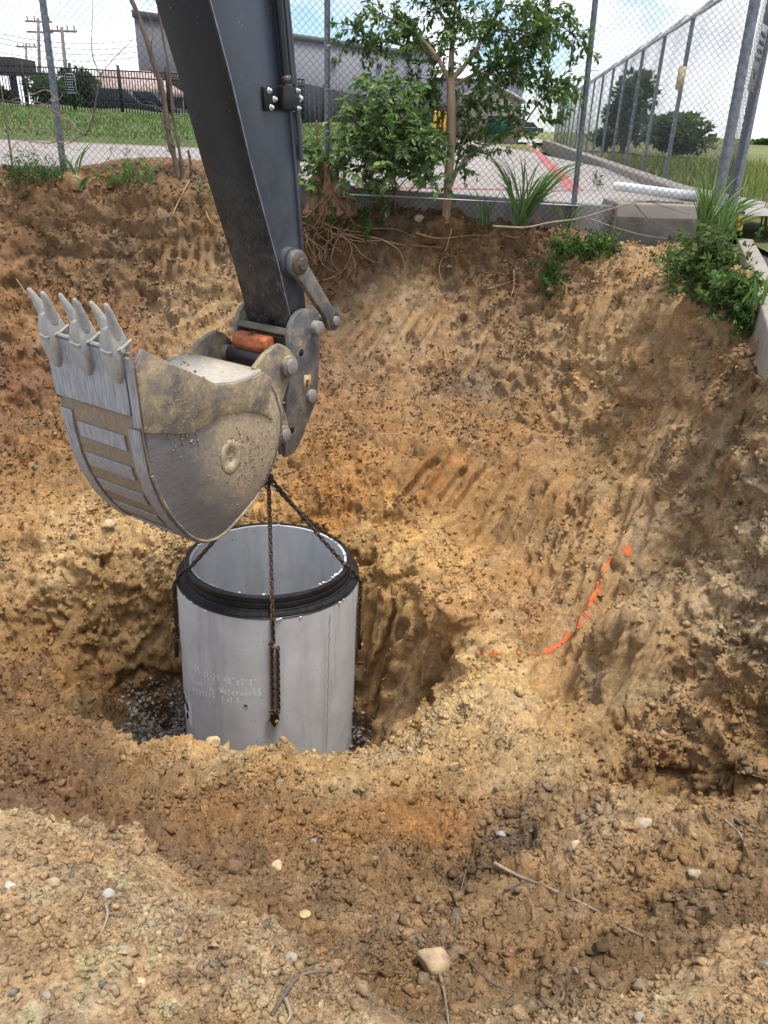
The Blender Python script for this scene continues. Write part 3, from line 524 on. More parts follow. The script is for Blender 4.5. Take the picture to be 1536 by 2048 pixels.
# chalk handwriting: strokes on the barrel
GL = {'0':[[(.5,1),(.15,.8),(.1,.3),(.4,0),(.75,.2),(.8,.75),(.5,1)]],'5':[[(.8,1),(.25,1),(.2,.6),(.6,.62),(.8,.3),(.5,0),(.15,.1)]],'-':[[(.2,.45),(.7,.45)]],'2':[[(.15,.8),(.45,1),(.75,.8),(.6,.5),(.1,0),(.85,.02)]],'4':[[(.25,1),(.15,.5),(.8,.5)],[(.75,1),(.7,0)]],
 '8':[[(.75,.85),(.45,1),(.2,.8),(.45,.55),(.75,.25),(.45,0),(.15,.22),(.45,.52),(.75,.85)]],'"':[[(.3,1.1),(.25,.8)],[(.6,1.1),(.55,.8)]],"'":[[(.4,1.1),(.35,.8)]],'x':[[(.15,.75),(.8,0)],[(.8,.75),(.1,-.05)]],'7':[[(.1,.98),(.85,1),(.35,-.05)]],'.':[[(.3,.02),(.4,.05)]],
 'F':[[(.3,1.1),(.25,-.1)],[(.15,1.1),(.75,1.15)],[(.2,.55),(.6,.58)]],'o':[[(.5,.55),(.2,.4),(.25,.05),(.55,0),(.75,.3),(.5,.55)]],'r':[[(.25,.55),(.28,0)],[(.28,.35),(.5,.55),(.7,.5)]],'t':[[(.45,.95),(.42,.05),(.6,0)],[(.15,.62),(.8,.66)]],'l':[[(.4,1.1),(.38,0)]],'i':[[(.4,.55),(.4,0)],[(.4,.78),(.41,.82)]],
 'n':[[(.2,.55),(.22,0)],[(.22,.35),(.45,.55),(.65,.45),(.68,0)]],'e':[[(.2,.3),(.7,.32),(.6,.52),(.35,.52),(.2,.25),(.4,0),(.75,.08)]],'W':[[(.0,.95),(.25,0),(.5,.65),(.72,0),(1.0,1)]],'w':[[(.1,.5),(.28,0),(.48,.4),(.65,0),(.88,.52)]],'a':[[(.7,.5),(.4,.55),(.2,.25),(.4,0),(.7,.2)],[(.7,.55),(.75,0)]],
 'k':[[(.25,1),(.25,0)],[(.75,.55),(.28,.28),(.75,0)]],'s':[[(.7,.95),(.3,.9),(.25,.6),(.65,.4),(.65,.08),(.2,.02)]],'A':[[(.1,0),(.45,1),(.75,0)],[(.2,.4),(.7,.42)]],'1':[[(.5,1.05),(.42,-.02)]],'3':[[(.15,.9),(.5,1),(.65,.75),(.35,.52),(.7,.3),(.5,0),(.12,.06)]],'f':[[(.7,1),(.45,.95),(.4,-.1)],[(.2,.5),(.65,.52)]],' ':[]}
chm = plain('chalk', (.90, .90, .91), .95, 0, .1); r = np.random.default_rng(21)
def scribe(text, p0, p1, hpx):
    g = G()
    (t0, z0), (t1, z1) = cylpix(*p0), cylpix(*p1); h = hpx/FPX*6.2*.85; n = len(text); rad = .7362
    for i, ch in enumerate(text):
        for st in GL[ch]:
            st = np.array(st); d = np.linspace(0, len(st)-1, 3*len(st)); st = np.stack([np.interp(d, range(len(st)), st[:, j]) for j in (0, 1)], 1)
            jx, jy = r.normal(0, .03, 2); pts = []
            for x, y in st:
                f = (i+.92*(x+jx))/n; pts.append(cyl(rad, t0+(t1-t0)*f, z0+(z1-z0)*f+(y+jy)*h))
            pts = np.array(pts); T = np.gradient(pts, axis=0); wv_ = .0042*r.uniform(.75, 1.2)
            nrm = pts-PT; nrm = nrm-AX*(nrm @ AX)[:, None]; nrm /= np.linalg.norm(nrm, axis=1)[:, None]; sd_ = np.cross(T, nrm); sd_ /= np.linalg.norm(sd_, axis=1)[:, None]+1e-9; m_ = len(pts)
            g.put(np.concatenate([pts+sd_*wv_+nrm*.0006, pts-sd_*wv_+nrm*.0006]), [(k_, k_+1, m_+k_+1, m_+k_) for k_ in range(m_-1)])
    return g
def line(t_, *a): o = scribe(t_, *a).ob('chalk_writing', chm, ring, fix=False); o['kind'] = 'stuff'; o['label'] = 'white chalk writing reading '+t_.replace('"', ' in')
line('05-22-24.48"x7\'8"', (390, 1342), (516, 1372), 17); line('Fortline Waterworks', (386, 1366), (524, 1390), 18); line('A104315', (386, 1384), (432, 1396), 16); line('1 of 3', (443, 1402), (478, 1406), 14)
# torn paper label wrapped round the left side
(t0, z0), (t1, z1) = cylpix(366, 1384), cylpix(382, 1408); tb = cylpix(382, 1452)[1]; g = G(); n = 8; V = []; tl = t0-.42
for kx in range(n+1):
    f = kx/n; t = tl+(t1-tl)*f; top = z0+.05+(z1-z0-.05)*f; V += [cyl(.7362, t, top), cyl(.7362, t, tb+.02*(1-f))]
g.put(V, [(2*i, 2*i+2, 2*i+3, 2*i+1) for i in range(n)]); lab = g.ob('paper_label', plain('paper', (.78, .79, .80), .8, 0, .06), ring); lab['label'] = 'white printed paper label on the left of the pipe'
g = G(); ink = plain('ink', (.02, .02, .022), .8)
def wr(ch, tc_, zc_, hh_, rad=.0065):
    for st in GL2[ch]: g.tube([cyl(.7368, tc_+x*hh_*.8/.735, zc_+y*hh_) for x, y in st], rad, 4)
GL2 = {'D': [[(0, 0), (0, 1), (.5, .9), (.75, .5), (.5, .1), (0, 0)]], 'P': [[(0, 0), (0, 1)], [(0, 1), (.6, .95), (.65, .6), (0, .5)]], '-': [[(0, .5), (.8, .5)]]}
wr('D', t1-.15, z1-.13, .075); wr('P', t1-.16, z1-.235, .07); wr('D', t1-.30, z1-.13, .075, .006)
for kx in range(3): g.tube([cyl(.7366, t1-.34+.03*j, z1-.03-.035*kx) for j in range(9)], .003, 4)
g.ob('label_print', ink, lab, fix=False)
# ------------------------------------------------------------------ bucket and arm, laid out in the digging plane of the machine
HK = atY(537, 955, 5.32); AA = radians(32); WX = np.array([cos(AA), -sin(AA), 0]); UX = np.array([-sin(AA), -cos(AA), 0]); ZX = np.array([0, 0, 1.])
def EX(u, z, w): return HK+UX*u+ZX*z+WX*w
def steel(name, base, bright, mud, mudamt, streak=(30, 30, 3), sr=.45, centre=None):
    s = N(name, .5, 0, .4); st = s.ramp(s.noise(1., 6, .7, vec=s.vec(streak)), [(.30, 0.), (.78, 1.)]); c = s.mix(base, bright, st)
    m = s.noise(7, 9, .72, dist=.3)
    if centre is not None:      # mud lies thick round this spot of the cheek and thins out towards the worn rim
        d = s.n('ShaderNodeVectorMath'); d.operation = 'DISTANCE'; s.l(s.tc, d.inputs[0]); d.inputs[1].default_value = tuple(centre); m = s.mul(s.mul(m, .55), s.ramp(s.mul(d.outputs['Value'], 1.), [(.16, .08), (.52, .42), (.75, .5)]), 'ADD')
    mm = s.ramp(m, [(max(0, .42+mudamt-.12), 1.), (.44+mudamt+.13, 0.)]); md = s.mix(tuple(x*.75 for x in mud), tuple(x*1.3 for x in mud), s.ramp(s.noise(35, 5), [(.3, 0.), (.7, 1.)]))
    c = s.mix(c, md, mm); s.col(c); s.rough(s.mix((sr, sr, sr), (.92, .92, .92), mm)); s.l(s.mul(s.mul(st, .55), s.ramp(m, [(max(0, .42+mudamt-.12), 0.), (.44+mudamt+.13, 1.)])), s.b.inputs['Metallic'])
    s.bump(s.mul(s.noise(60, 6, .7), s.mul(m, 2.), 'ADD'), .5, .008); return s.m
MUD = (.36, .27, .155); MUDG = (.29, .235, .165)
M_side = steel('bucket_side_muddy', (.13, .125, .122), (.28, .275, .265), (.42, .33, .21), .13, (8, 8, 40), .5, EX(.56, .56, .345))
M_shell = steel('bucket_shell_muddy', (.16, .13, .10), (.25, .22, .19), (.25, .185, .115), .16, (40, 40, 4))
M_wear = steel('worn_steel', (.12, .12, .125), (.52, .52, .53), (.30, .25, .18), -.10, (85, 85, 5), .38)
M_tooth = steel('tooth_steel', (.24, .23, .215), (.42, .41, .39), (.36, .31, .235), .02, (30, 30, 10), .55)
M_pin = steel('pin_steel', (.20, .19, .18), (.40, .39, .37), (.34, .26, .16), .0, (20, 20, 20), .4)
M_coup = steel('coupler_steel', (.085, .085, .09), (.17, .17, .175), (.32, .25, .155), -.02, (8, 8, 20), .45)
M_ear = steel('ear_steel', (.10, .09, .085), (.19, .175, .165), (.38, .29, .16), .07, (8, 8, 20), .6)
prof = [(1.44, 1.31), (1.418, 1.16), (1.412, .99), (1.405, .79), (1.385, .60), (1.34, .44), (1.262, .27), (1.155, .115), (1.09, .05), (1.01, .002), (.92, -.018), (.83, -.008), (.67, .055), (.53, .125), (.39, .235), (.30, .36), (.24, .50), (.225, .64), (.28, .80), (.36, .92)]
bk = thing('excavator_bucket', tuple(EX(.9, -.02, 0)), 'muddy grey excavator bucket with pronged teeth, hanging over the pipe', 'excavator bucket')
def shellstrip(pr, w0, w1, th_, lift=0.):
    """a plate of thickness th_ following the outer profile"""
    pr = np.array(pr); T = np.gradient(pr, axis=0); T /= np.linalg.norm(T, axis=1)[:, None]; nn = np.stack([-T[:, 1], T[:, 0]], 1)
    c = np.array([.85, .6]); sg_ = np.sign(((pr-c)*nn).sum(1)); nn *= sg_[:, None]
    o_ = pr+nn*(lift+th_); i_ = pr+nn*lift; V = []
    for k in range(len(pr)):
        for a, w_ in ((o_[k], w0), (o_[k], w1), (i_[k], w1), (i_[k], w0)): V.append(EX(a[0], a[1], w_))
    n = len(pr); F = [(4*k+j, 4*k+(j+1) % 4, 4*k+4+(j+1) % 4, 4*k+4+j) for k in range(n-1) for j in range(4)]+[(3, 2, 1, 0), tuple(4*(n-1)+j for j in range(4))]
    g = G(); g.put(V, F); return g
def seg(a, b, m=10):
    pr = np.array(prof); L_ = np.concatenate([[0], np.cumsum(np.linalg.norm(np.diff(pr, axis=0), axis=1))]); t = np.linspace(a, min(b, L_[-1]), m)
    return np.stack([np.interp(t, L_, pr[:, j]) for j in (0, 1)], 1)
W2 = .345
smoothed(shellstrip(seg(0, 3.12, 60), -W2, W2, .02, -.02).ob('shell', M_shell, bk), 30)
smoothed(shellstrip(seg(-.0, .36, 6), -W2-.004, W2-.055, .022, .0).ob('lip_plate', M_wear, bk, bevel=.004), 30)
for sw in (-1, 1):
    w0, w1 = (W2-.105, W2-.012) if sw > 0 else (-W2+.005, -W2+.10)
    o = smoothed(shellstrip(seg(.44, 1.75, 26), w0, w1, .014, 0).ob('wear_strip', M_wear, bk, bevel=.003), 30)
for kx, a in enumerate([.50, .70, .90, 1.10, 1.30, 1.48]):
    smoothed(shellstrip(seg(a, a+.095, 5), -W2+.135, W2-.15, .012, 0).ob('wear_plate', M_wear, bk, bevel=.003), 30)
smoothed(shellstrip(seg(.02, .42, 6), W2-.045, W2+.004, .016, 0).ob('side_cutter_edge', M_wear, bk, bevel=.003), 30)
sidep = [(1.405, 1.255), (1.352, 1.315), (1.12, 1.175), (.93, 1.06), (.82, 1.0), (.67, .975), (.53, .972), (.43, .985), (.33, .93), (.255, .80), (.22, .66), (.235, .50), (.30, .36), (.39, .235), (.53, .125), (.67, .055), (.83, -.008), (.92, -.018), (1.01, .002), (1.09, .05), (1.155, .115), (1.262, .27), (1.34, .44), (1.385, .60), (1.405, .79), (1.412, .99)]
for sw, a, b in ((1, W2-.022, W2), (-1, -W2, -W2+.022)):
    g = G(); g.prism(sidep, EX, a, b); o = g.ob('side_plate', M_side, bk, bevel=.004)
# raised cheek plates on the near side
g = G(); g.prism([(1.412, 1.23), (1.352, 1.312), (1.12, 1.172), (.90, 1.045), (.83, .80), (1.07, .755), (1.40, .86)], EX, W2, W2+.013); g.ob('upper_cheek', M_ear, bk, bevel=.004)
g = G(); g.prism([(.90, 1.04), (.82, .995), (.67, .97), (.50, .965), (.405, .98), (.335, .90), (.375, .72), (.33, .63), (.43, .70), (.60, .765), (.83, .80)], EX, W2, W2+.011); g.ob('rear_cheek', M_ear, bk, bevel=.004)
g = G(); pr = seg(.72, 2.0, 40); T = np.gradient(pr, axis=0); T /= np.linalg.norm(T, axis=1)[:, None]; nn = np.stack([-T[:, 1], T[:, 0]], 1); nn *= np.sign(((pr-np.array([.85, .6]))*nn).sum(1))[:, None]
g.tube([EX(*(p_0-n_0*.006), W2+.004) for p_0, n_0 in zip(pr, nn)], .010, 7); smoothed(g.ob('weld_bead', M_ear, bk))
g = G(); cpt = np.array([.74, .50])              # round gusset on the cheek, caked in mud
g.lathe([(0.03, .004), (.082, .005), (.095, 0), (.03, 0)], lambda rr, t, z: EX(cpt[0]+rr*cos(t), cpt[1]+1.25*rr*sin(t), W2+z), 28); g.ob('cheek_boss', M_side, bk)
# mud cakes
r = np.random.default_rng(33); 
def cake(nm, c_, sp, n, w_, big=.016):
    g = G()
    for _ in range(n):
        a = c_+r.normal(size=2)*np.array(sp); S = big*r.uniform(.4, 1.2); V = IV*(1+r.uniform(-.35, .35, (len(IV), 1)))*S; V[:, 0] *= 1.3; g.put(V+EX(a[0], a[1], w_+S*.25), IF)
    o = g.ob(nm, MCAKE, bk, fix=False); o['kind'] = 'stuff'
MCAKE = plain('mud_cake', (.21, .175, .13), .95, 0, .5, 25, .4)
cake('mud_cake', np.array([1.12, .94]), (.075, .10), 480, W2+.004, .0075); cake('mud_cake', np.array([.56, .42]), (.14, .17), 260, W2-.003, .007)
cake('mud_cake', np.array([.31, .52]), (.03, .13), 130, W2-.02, .010)
# closed back of the bucket and torque tube seen through the mouth
g = G(); g.prism([(.40, .99), (.52, .972), (.66, .955), (.80, .945), (.90, .90), (.90, .80), (.40, .80)], EX, -W2+.021, W2-.021); g.ob('back_plate', steel('back_plate_pale', (.34, .30, .24), (.50, .48, .46), (.42, .35, .25), .06), bk)
earp = [(.36, .64), (.41, .90), (.43, 1.0), (.33, 1.065), (.235, 1.10), (.17, 1.105), (.11, 1.075), (.045, 1.02), (.015, .96), (.03, .885), (.10, .82), (.17, .70), (.115, .56), (.105, .48), (.14, .42), (.21, .40), (.30, .33), (.34, .40)]
PIN1, PIN2 = (.106, .945), (.185, .479)
for sw in (1, -1):
    g = G(); g.prism(earp, EX, sw*.262, sw*.300); e = g.ob('ear', M_ear, bk, bevel=.006)
    for (a, b_), R_, nm in ((PIN1, .074, 'pin_boss'), (PIN2, .060, 'pin_boss')):
        g = G(); g.tube([EX(a, b_, sw*.30), EX(a, b_, sw*.325), EX(a, b_, sw*.33)], [R_, R_, R_*.9], 20); smoothed(g.ob(nm, M_ear, e))
        g = G(); g.tube([EX(a, b_, sw*.31), EX(a, b_, sw*.348), EX(a, b_, sw*.352)], [R_*.72, R_*.72, R_*.6], 18); smoothed(g.ob('pin', M_pin, e))
for wa_, wb_ in ((-.26, -.20), (.17, .262)): g = G(); g.tube([EX(*PIN1, wa_), EX(*PIN1, wb_)], .052, 18); smoothed(g.ob('pin_bushing', M_pin, bk))
g = G(); g.tube([EX(*PIN1, -.21), EX(*PIN1, -.195), EX(*PIN1, -.19), EX(*PIN1, .13), EX(*PIN1, .135), EX(*PIN1, .175)], [.058, .058, .064, .064, .056, .056], 20); smoothed(g.ob('pin_sleeve', plain('sleeve_dark', (.045, .038, .038), .45, .3), bk), 25)
g = G(); g.tube([EX(*PIN2, -.27), EX(*PIN2, .27)], .035, 12); smoothed(g.ob('lower_pin', M_pin, bk))
# teeth: adapter and two prongs each
TH = []
for kx, wc in enumerate((-.265, 0.0, .245)):
    t = G()   # adapter body: tapering box along the lip direction
    def sect(z, wd_, dp, sh): return [EX(1.44+sh-dp/2, z, wc-wd_/2), EX(1.44+sh-dp/2, z, wc+wd_/2), EX(1.44+sh+dp/2, z, wc+wd_/2), EX(1.44+sh+dp/2, z, wc-wd_/2)]
    S_ = [sect(1.13, .03, .03, .0), sect(1.18, .095, .06, .005), sect(1.27, .125, .10, .005), sect(1.34, .12, .12, .0), sect(1.395, .098, .095, .008), sect(1.44, .088, .07, .012)]
    V = [p for s_ in S_ for p in s_]; F = [(4*i+j, 4*i+(j+1) % 4, 4*i+4+(j+1) % 4, 4*i+4+j) for i in range(5) for j in range(4)]+[(3, 2, 1, 0), (20, 21, 22, 23)]
    t.put(V, F); to = t.ob('tooth', M_tooth, bk); md = to.modifiers.new('round', 'BEVEL'); md.width = .016; md.segments = 3; smoothed(to, 60)
    for sgn in (-1, 1):
        t = G(); ln = r.uniform(.92, 1.05)
        t.tube([EX(1.452, 1.39, wc+sgn*.024), EX(1.458, 1.44, wc+sgn*.034), EX(1.474, 1.485, wc+sgn*.043), EX(1.492, 1.53*1, wc+sgn*.052), EX(1.507, 1.44+.122*ln, wc+sgn*.056), EX(1.510, 1.44+.13*ln, wc+sgn*.056)], [.035, .031, .025, .018, .012, .006], 10)
        smoothed(t.ob('prong', M_tooth, to), 60)
    t = G(); t.tube([EX(1.375, 1.36, wc-.075), EX(1.44, 1.335, wc-.066), EX(1.502, 1.318, wc-.03), EX(1.506, 1.312, wc+.03), EX(1.45, 1.335, wc+.07), EX(1.39, 1.37, wc+.075)], .010, 7); smoothed(t.ob('retaining_bead', M_tooth, to), 60)
g = G(); g.tube([EX(1.452, 1.325, -W2), EX(1.452, 1.322, W2-.02)], .012, 8); smoothed(g.ob('lip_bead', M_tooth, bk))
# the arm -------------------------------------------------------------
arm = thing('excavator', tuple(EX(-.1, 1.0, 0)), 'dark grey excavator arm with quick coupler and link, reaching down from the top', 'excavator')
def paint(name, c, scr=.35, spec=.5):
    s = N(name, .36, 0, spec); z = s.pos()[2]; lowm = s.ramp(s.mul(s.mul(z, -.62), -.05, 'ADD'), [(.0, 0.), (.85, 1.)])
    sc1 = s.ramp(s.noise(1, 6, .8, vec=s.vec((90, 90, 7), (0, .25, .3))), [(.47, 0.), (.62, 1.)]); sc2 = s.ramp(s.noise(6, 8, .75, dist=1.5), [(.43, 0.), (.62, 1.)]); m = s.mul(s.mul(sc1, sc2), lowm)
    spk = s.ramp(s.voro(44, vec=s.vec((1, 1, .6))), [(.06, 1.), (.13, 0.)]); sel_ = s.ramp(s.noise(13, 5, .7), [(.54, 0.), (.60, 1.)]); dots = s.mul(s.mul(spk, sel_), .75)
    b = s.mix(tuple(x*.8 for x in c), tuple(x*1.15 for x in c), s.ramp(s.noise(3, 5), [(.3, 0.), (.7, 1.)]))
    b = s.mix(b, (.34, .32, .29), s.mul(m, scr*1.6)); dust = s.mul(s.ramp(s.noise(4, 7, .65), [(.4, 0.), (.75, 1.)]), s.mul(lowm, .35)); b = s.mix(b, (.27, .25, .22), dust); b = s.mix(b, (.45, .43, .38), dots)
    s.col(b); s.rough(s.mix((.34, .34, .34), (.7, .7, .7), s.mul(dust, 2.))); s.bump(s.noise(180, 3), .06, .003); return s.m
M_arm = paint('arm_paint_skylit', (.042, .050, .066)); M_armShade = paint('arm_underside_shade', (.012, .0118, .0118), .42, .25)  # one paint, two tones: sky's blue put into the sides, shade into the underside
fr_ = [(-.095, 1.11), (.048, 1.57), (.165, 1.88), (.28, 2.20), (.405, 2.60), (.54, 2.97), (.86, 3.95)]; bkk = [(.18, 4.25), (-.045, 3.04), (-.125, 2.45), (-.18, 1.98), (-.214, 1.60), (-.245, 1.36), (-.27, 1.15)]
g = G(); g.prism(fr_+bkk, EX, -.176, .176); g.ob('stick', M_arm, arm, bevel=.004)
ft = np.array(fr_); g = G(); T = np.gradient(ft, axis=0); T /= np.linalg.norm(T, axis=1)[:, None]; nn = np.stack([T[:, 1], -T[:, 0]], 1)
V = []
for k in range(len(ft)):
    for l_, w_ in ((.012, -.192), (.012, .190), (-.012, .190), (-.012, -.192)): a = ft[k]+nn[k]*l_; V.append(EX(a[0], a[1], w_))
n = len(ft); g.put(V, [(4*k+j, 4*k+(j+1) % 4, 4*k+4+(j+1) % 4, 4*k+4+j) for k in range(n-1) for j in range(4)]+[(3, 2, 1, 0), tuple(4*(n-1)+j for j in range(4))]); o = g.ob('underside_plate', M_armShade, arm, bevel=.003); o['label'] = 'scratched underside plate of the arm, shade darkened into its colour'
for sw_ in (.1935,): g = G(); g.tube([EX(a-.008, b_, sw_-.002) for a, b_ in fr_], .0045, 6); o = smoothed(g.ob('worn_edge', plain('worn_edge_steel', (.26, .27, .28), .5, .3, .4, 25), arm))
bt = np.array(bkk[:5]); V = []
g = G(); T = np.gradient(bt, axis=0); T /= np.linalg.norm(T, axis=1)[:, None]; nn = np.stack([T[:, 1], -T[:, 0]], 1)
for k in range(len(bt)):
    for l_, w_ in ((.016, -.19), (.016, .19), (-.010, .19), (-.010, -.19)): a = bt[k]-nn[k]*l_*-1; V.append(EX(a[0], a[1], w_))
n = len(bt); g.put(V, [(4*k+j, 4*k+(j+1) % 4, 4*k+4+(j+1) % 4, 4*k+4+j) for k in range(n-1) for j in range(4)]+[(3, 2, 1, 0), tuple(4*(n-1)+j for j in range(4))]); g.ob('back_plate', M_arm, arm, bevel=.003)
def lerpb(z): b = np.array(bkk)[::-1]; return np.interp(z, b[:, 1], b[:, 0])
g = G(); g.tube([EX(lerpb(z)+.05, z, .215) for z in np.linspace(2.62, 4.2, 12)], .024, 12); smoothed(g.ob('hydraulic_pipe', plain('pipe_black', (.02, .021, .023), .35), arm))
g = G(); g.tube([EX(lerpb(z)-.005, z, .215) for z in np.linspace(2.62, 4.2, 12)], .012, 8); g.tube([EX(lerpb(z)-.045, z, .20) for z in np.linspace(2.2, 4.2, 12)], .016, 8); smoothed(g.ob('hydraulic_pipe', plain('pipe_grey', (.06, .065, .075), .35), arm))
g = G(); g.tube([EX(lerpb(2.66)+.05, 2.66, .215), EX(lerpb(2.63)+.05, 2.625, .215)], .032, 6); g.tube([EX(lerpb(2.60)+.05, 2.618, .215), EX(lerpb(2.6)+.05, 2.60, .215)], .026, 12); g.ob('hose_nut', plain('nut', (.12, .10, .08), .5, .5), arm)
g = G(); g.prism([(lerpb(2.5)+.255, 2.595), (lerpb(2.5)+.12, 2.605), (lerpb(2.5)+.12, 2.475), (lerpb(2.5)+.245, 2.465)], EX, .176, .20); vb = g.ob('bracket_plate', plain('bracket_black', (.012, .0125, .014), .4), arm, bevel=.01)
g = G(); g.prism([(lerpb(2.5)+.13, 2.603), (lerpb(2.5)-.02, 2.60), (lerpb(2.5)-.02, 2.475), (lerpb(2.5)+.13, 2.480)], EX, .178, .245); vb2 = g.ob('valve_block', plain('block_black', (.012, .0125, .014), .35), arm, bevel=.006)
BOLT = plain('zinc_bolt', (.62, .63, .64), .35, .6, .1)
def bolt(u, z, w, R, par):
    g = G(); g.tube([EX(u, z, w), EX(u, z, w+.006), EX(u, z, w+.0065)], [R, R, R*.8], 14); g.tube([EX(u, z, w+.006), EX(u, z, w+.02), EX(u, z, w+.023)], [R*.62, R*.62, R*.45], 6); return g.ob('bolt', BOLT, par)
for du, z in ((.215, 2.575), (.168, 2.532), (.20, 2.487)): bolt(lerpb(2.5)+du, z, .20, .017, vb)
for du, z in ((.005, 2.585), (-.002, 2.49)): bolt(lerpb(2.5)+du, z, .245, .013, vb2)
bolt(lerpb(2.5)-.03, 2.545, .235, .02, vb2)
g = G(); z_s = np.linspace(2.475, 2.27, 9); g.tube([EX(lerpb(z)-.062, z, .15) for z in z_s], [.035, .045, .052, .052, .050, .052, .052, .048, .036], 14); g.tube([EX(lerpb(2.27)-.06, 2.27, .15), EX(lerpb(2.1)-.045, 2.12, .15)], .026, 10)
smoothed(g.ob('hose_sleeve', plain('sleeve_grey', (.085, .088, .10), .7, 0, .2, 40, .3), arm))
RUST = steel('greasy_steel', (.06, .05, .04), (.11, .09, .07), (.12, .085, .05), .05, (8, 8, 12), .5)
for sw in (1, -1):
    g = G(); g.tube([EX(-.075, 1.585, sw*.176), EX(-.075, 1.585, sw*.215)], [.098, .092], 26); smoothed(g.ob('pivot_boss', M_arm, arm))
    g = G(); A_, B_ = np.array([-.083, 1.583]), np.array([-.482, 1.142]); d = (B_-A_)/np.linalg.norm(B_-A_); nr = np.array([-d[1], d[0]]); pl_ = []
    for tt_ in np.linspace(pi/2, 3*pi/2, 9): pl_.append(A_+.088*(cos(tt_)*d+sin(tt_)*nr))
    pl_ += [A_+d*.10-nr*.062, B_-d*.10-nr*.05]
    for tt_ in np.linspace(-pi/2, pi/2, 9): pl_.append(B_+.075*(cos(tt_)*d+sin(tt_)*nr))
    pl_ += [B_-d*.10+nr*.05, A_+d*.10+nr*.062]
    g.prism([tuple(x) for x in pl_], EX, sw*.217, sw*.262); lk = g.ob('link', M_coup, arm, bevel=.006)
    g = G(); g.tube([EX(*A_, sw*.25), EX(*A_, sw*.285), EX(*A_, sw*.292)], [.075, .07, .05], 22); g.tube([EX(*A_, sw*.29), EX(*A_, sw*.305)], [.045, .038], 8); smoothed(g.ob('pin_cap', RUST, lk))
    g = G(); g.tube([EX(*B_, sw*.25), EX(*B_, sw*.27)], .058, 20); smoothed(g.ob('pin_washer', RUST, lk)); g = G(); g.tube([EX(*B_, sw*.262), EX(*B_, sw*.285), EX(*B_, sw*.288)], [.035, .034, .028], 18); smoothed(g.ob('pin', M_pin, lk))
g = G(); g.tube([EX(-.482, 1.142, -.26), EX(-.482, 1.142, .26)], .04, 14); smoothed(g.ob('link_pin', M_pin, arm))
g = G(); g.prism([(-.40, 1.16), (-.482, 1.215), (-.555, 1.15), (-.50, 1.06), (-.30, .62), (-.19, .60), (-.19, .70)], EX, -.14, .14); g.ob('bucket_link', RUST, arm, bevel=.01)
cp_ = [(.03, 1.125), (-.002, 1.20), (-.04, 1.243), (-.085, 1.266), (-.135, 1.276), (-.185, 1.270), (-.25, 1.25), (-.302, 1.21), (-.322, 1.15), (-.322, 1.07), (-.296, .67), (-.284, .60), (-.06, .30), (.0, .262), (.093, .256), (.07, .667), (.0, .90)]
for sw in (1, -1):
    g = G(); g.prism(cp_, EX, sw*.215, sw*.252); co = g.ob('coupler_plate', M_coup, arm, bevel=.005)
    for (a, b_), R_, L_ in (((-.255, 1.133), .048, .05), ((-.206, .645), .048, .022)):
        g = G(); g.tube([EX(a, b_, sw*.25), EX(a, b_, sw*(.252+L_)), EX(a, b_, sw*(.256+L_))], [R_, R_, R_*.85], 20); smoothed(g.ob('pin', M_pin, co))
    for a, b_, R_ in ((.018, .442, .026), (-.103, .98, .024)):
        g = G(); g.lathe([(R_, .0005), (R_*1.12, .003), (R_*1.25, .0005)], lambda rr, t, z, a=a, b_=b_: EX(a+rr*cos(t), b_+1.2*rr*sin(t), sw*(.2522+z)), 18); g.ob('hole_rim', M_coup, co)
        g = G(); g.tube([EX(a, b_, sw*.2522), EX(a, b_, sw*.2534)], R_, 16); g.ob('hole', plain('hole_black', (.008, .008, .008), .9), co)
g = G(); g.prism([(-.21, .80), (-.135, .815), (-.125, .79), (-.128, .70), (-.145, .695), (-.20, .705), (-.205, .73)], EX, .2525, .2545); dc = g.ob('arrow_sticker', plain('sticker_tan', (.45, .31, .13), .8, 0, .3, 40), arm)
g = G(); g.prism([(-.195, .765), (-.15, .778), (-.15, .715), (-.165, .72), (-.168, .755)], EX, .2546, .2552); g.ob('arrow_mark', plain('sticker_dark', (.06, .05, .045), .7), dc)
g = G(); g.prism([(.03, 1.125), (.0, 1.165), (-.09, 1.10), (-.07, 1.06)], EX, -.215, .215); g.prism([(.02, 1.10), (-.05, 1.05), (-.09, .90), (-.12, .60), (-.15, .60), (-.14, .95), (-.10, 1.08)], EX, -.212, .212); g.ob('coupler_bridge', steel('bridge', (.07, .06, .045), (.13, .12, .1), (.2, .16, .1), .02), arm, bevel=.005)
g = G(); g.prism([(.03, .62), (.085, .62), (.10, .27), (.02, .27)], EX, -.212, .212); g.ob('coupler_foot', M_coup, arm, bevel=.005)
g = G(); g.prism([(.15, 1.035), (.135, 1.09), (.08, 1.105), (.03, 1.10), (.0, 1.0), (.02, .97), (.12, .985)], EX, -.165, .12); oc = g.ob('safety_latch', plain('latch_orange', (.42, .12, .045), .6, 0, .45, 20, .2), arm, bevel=.012); oc['label'] = 'rusty orange safety latch between the coupler plates'
g = G()
for a0, b0, a1, b1 in ((.0, .0, .03, .8), (-.25, .8, .28, .85), (.28, .85, -.05, .45), (-.05, .45, .35, .1)):   # worn digits on the latch
    g.tube([EX(.110+a0*-.03, 1.100-.0*a0, -.03+a0*.09+b0*.012) + UX*(.008-b0*.055)+ZX*(.0045+b0*.015), EX(.110, 1.100, -.03+a1*.09+b1*.012)+UX*(.008-b1*.055)+ZX*(.0045+b1*.015)], .004, 5)
g.ob('latch_mark', plain('latch_dark', (.12, .05, .03), .7), oc)
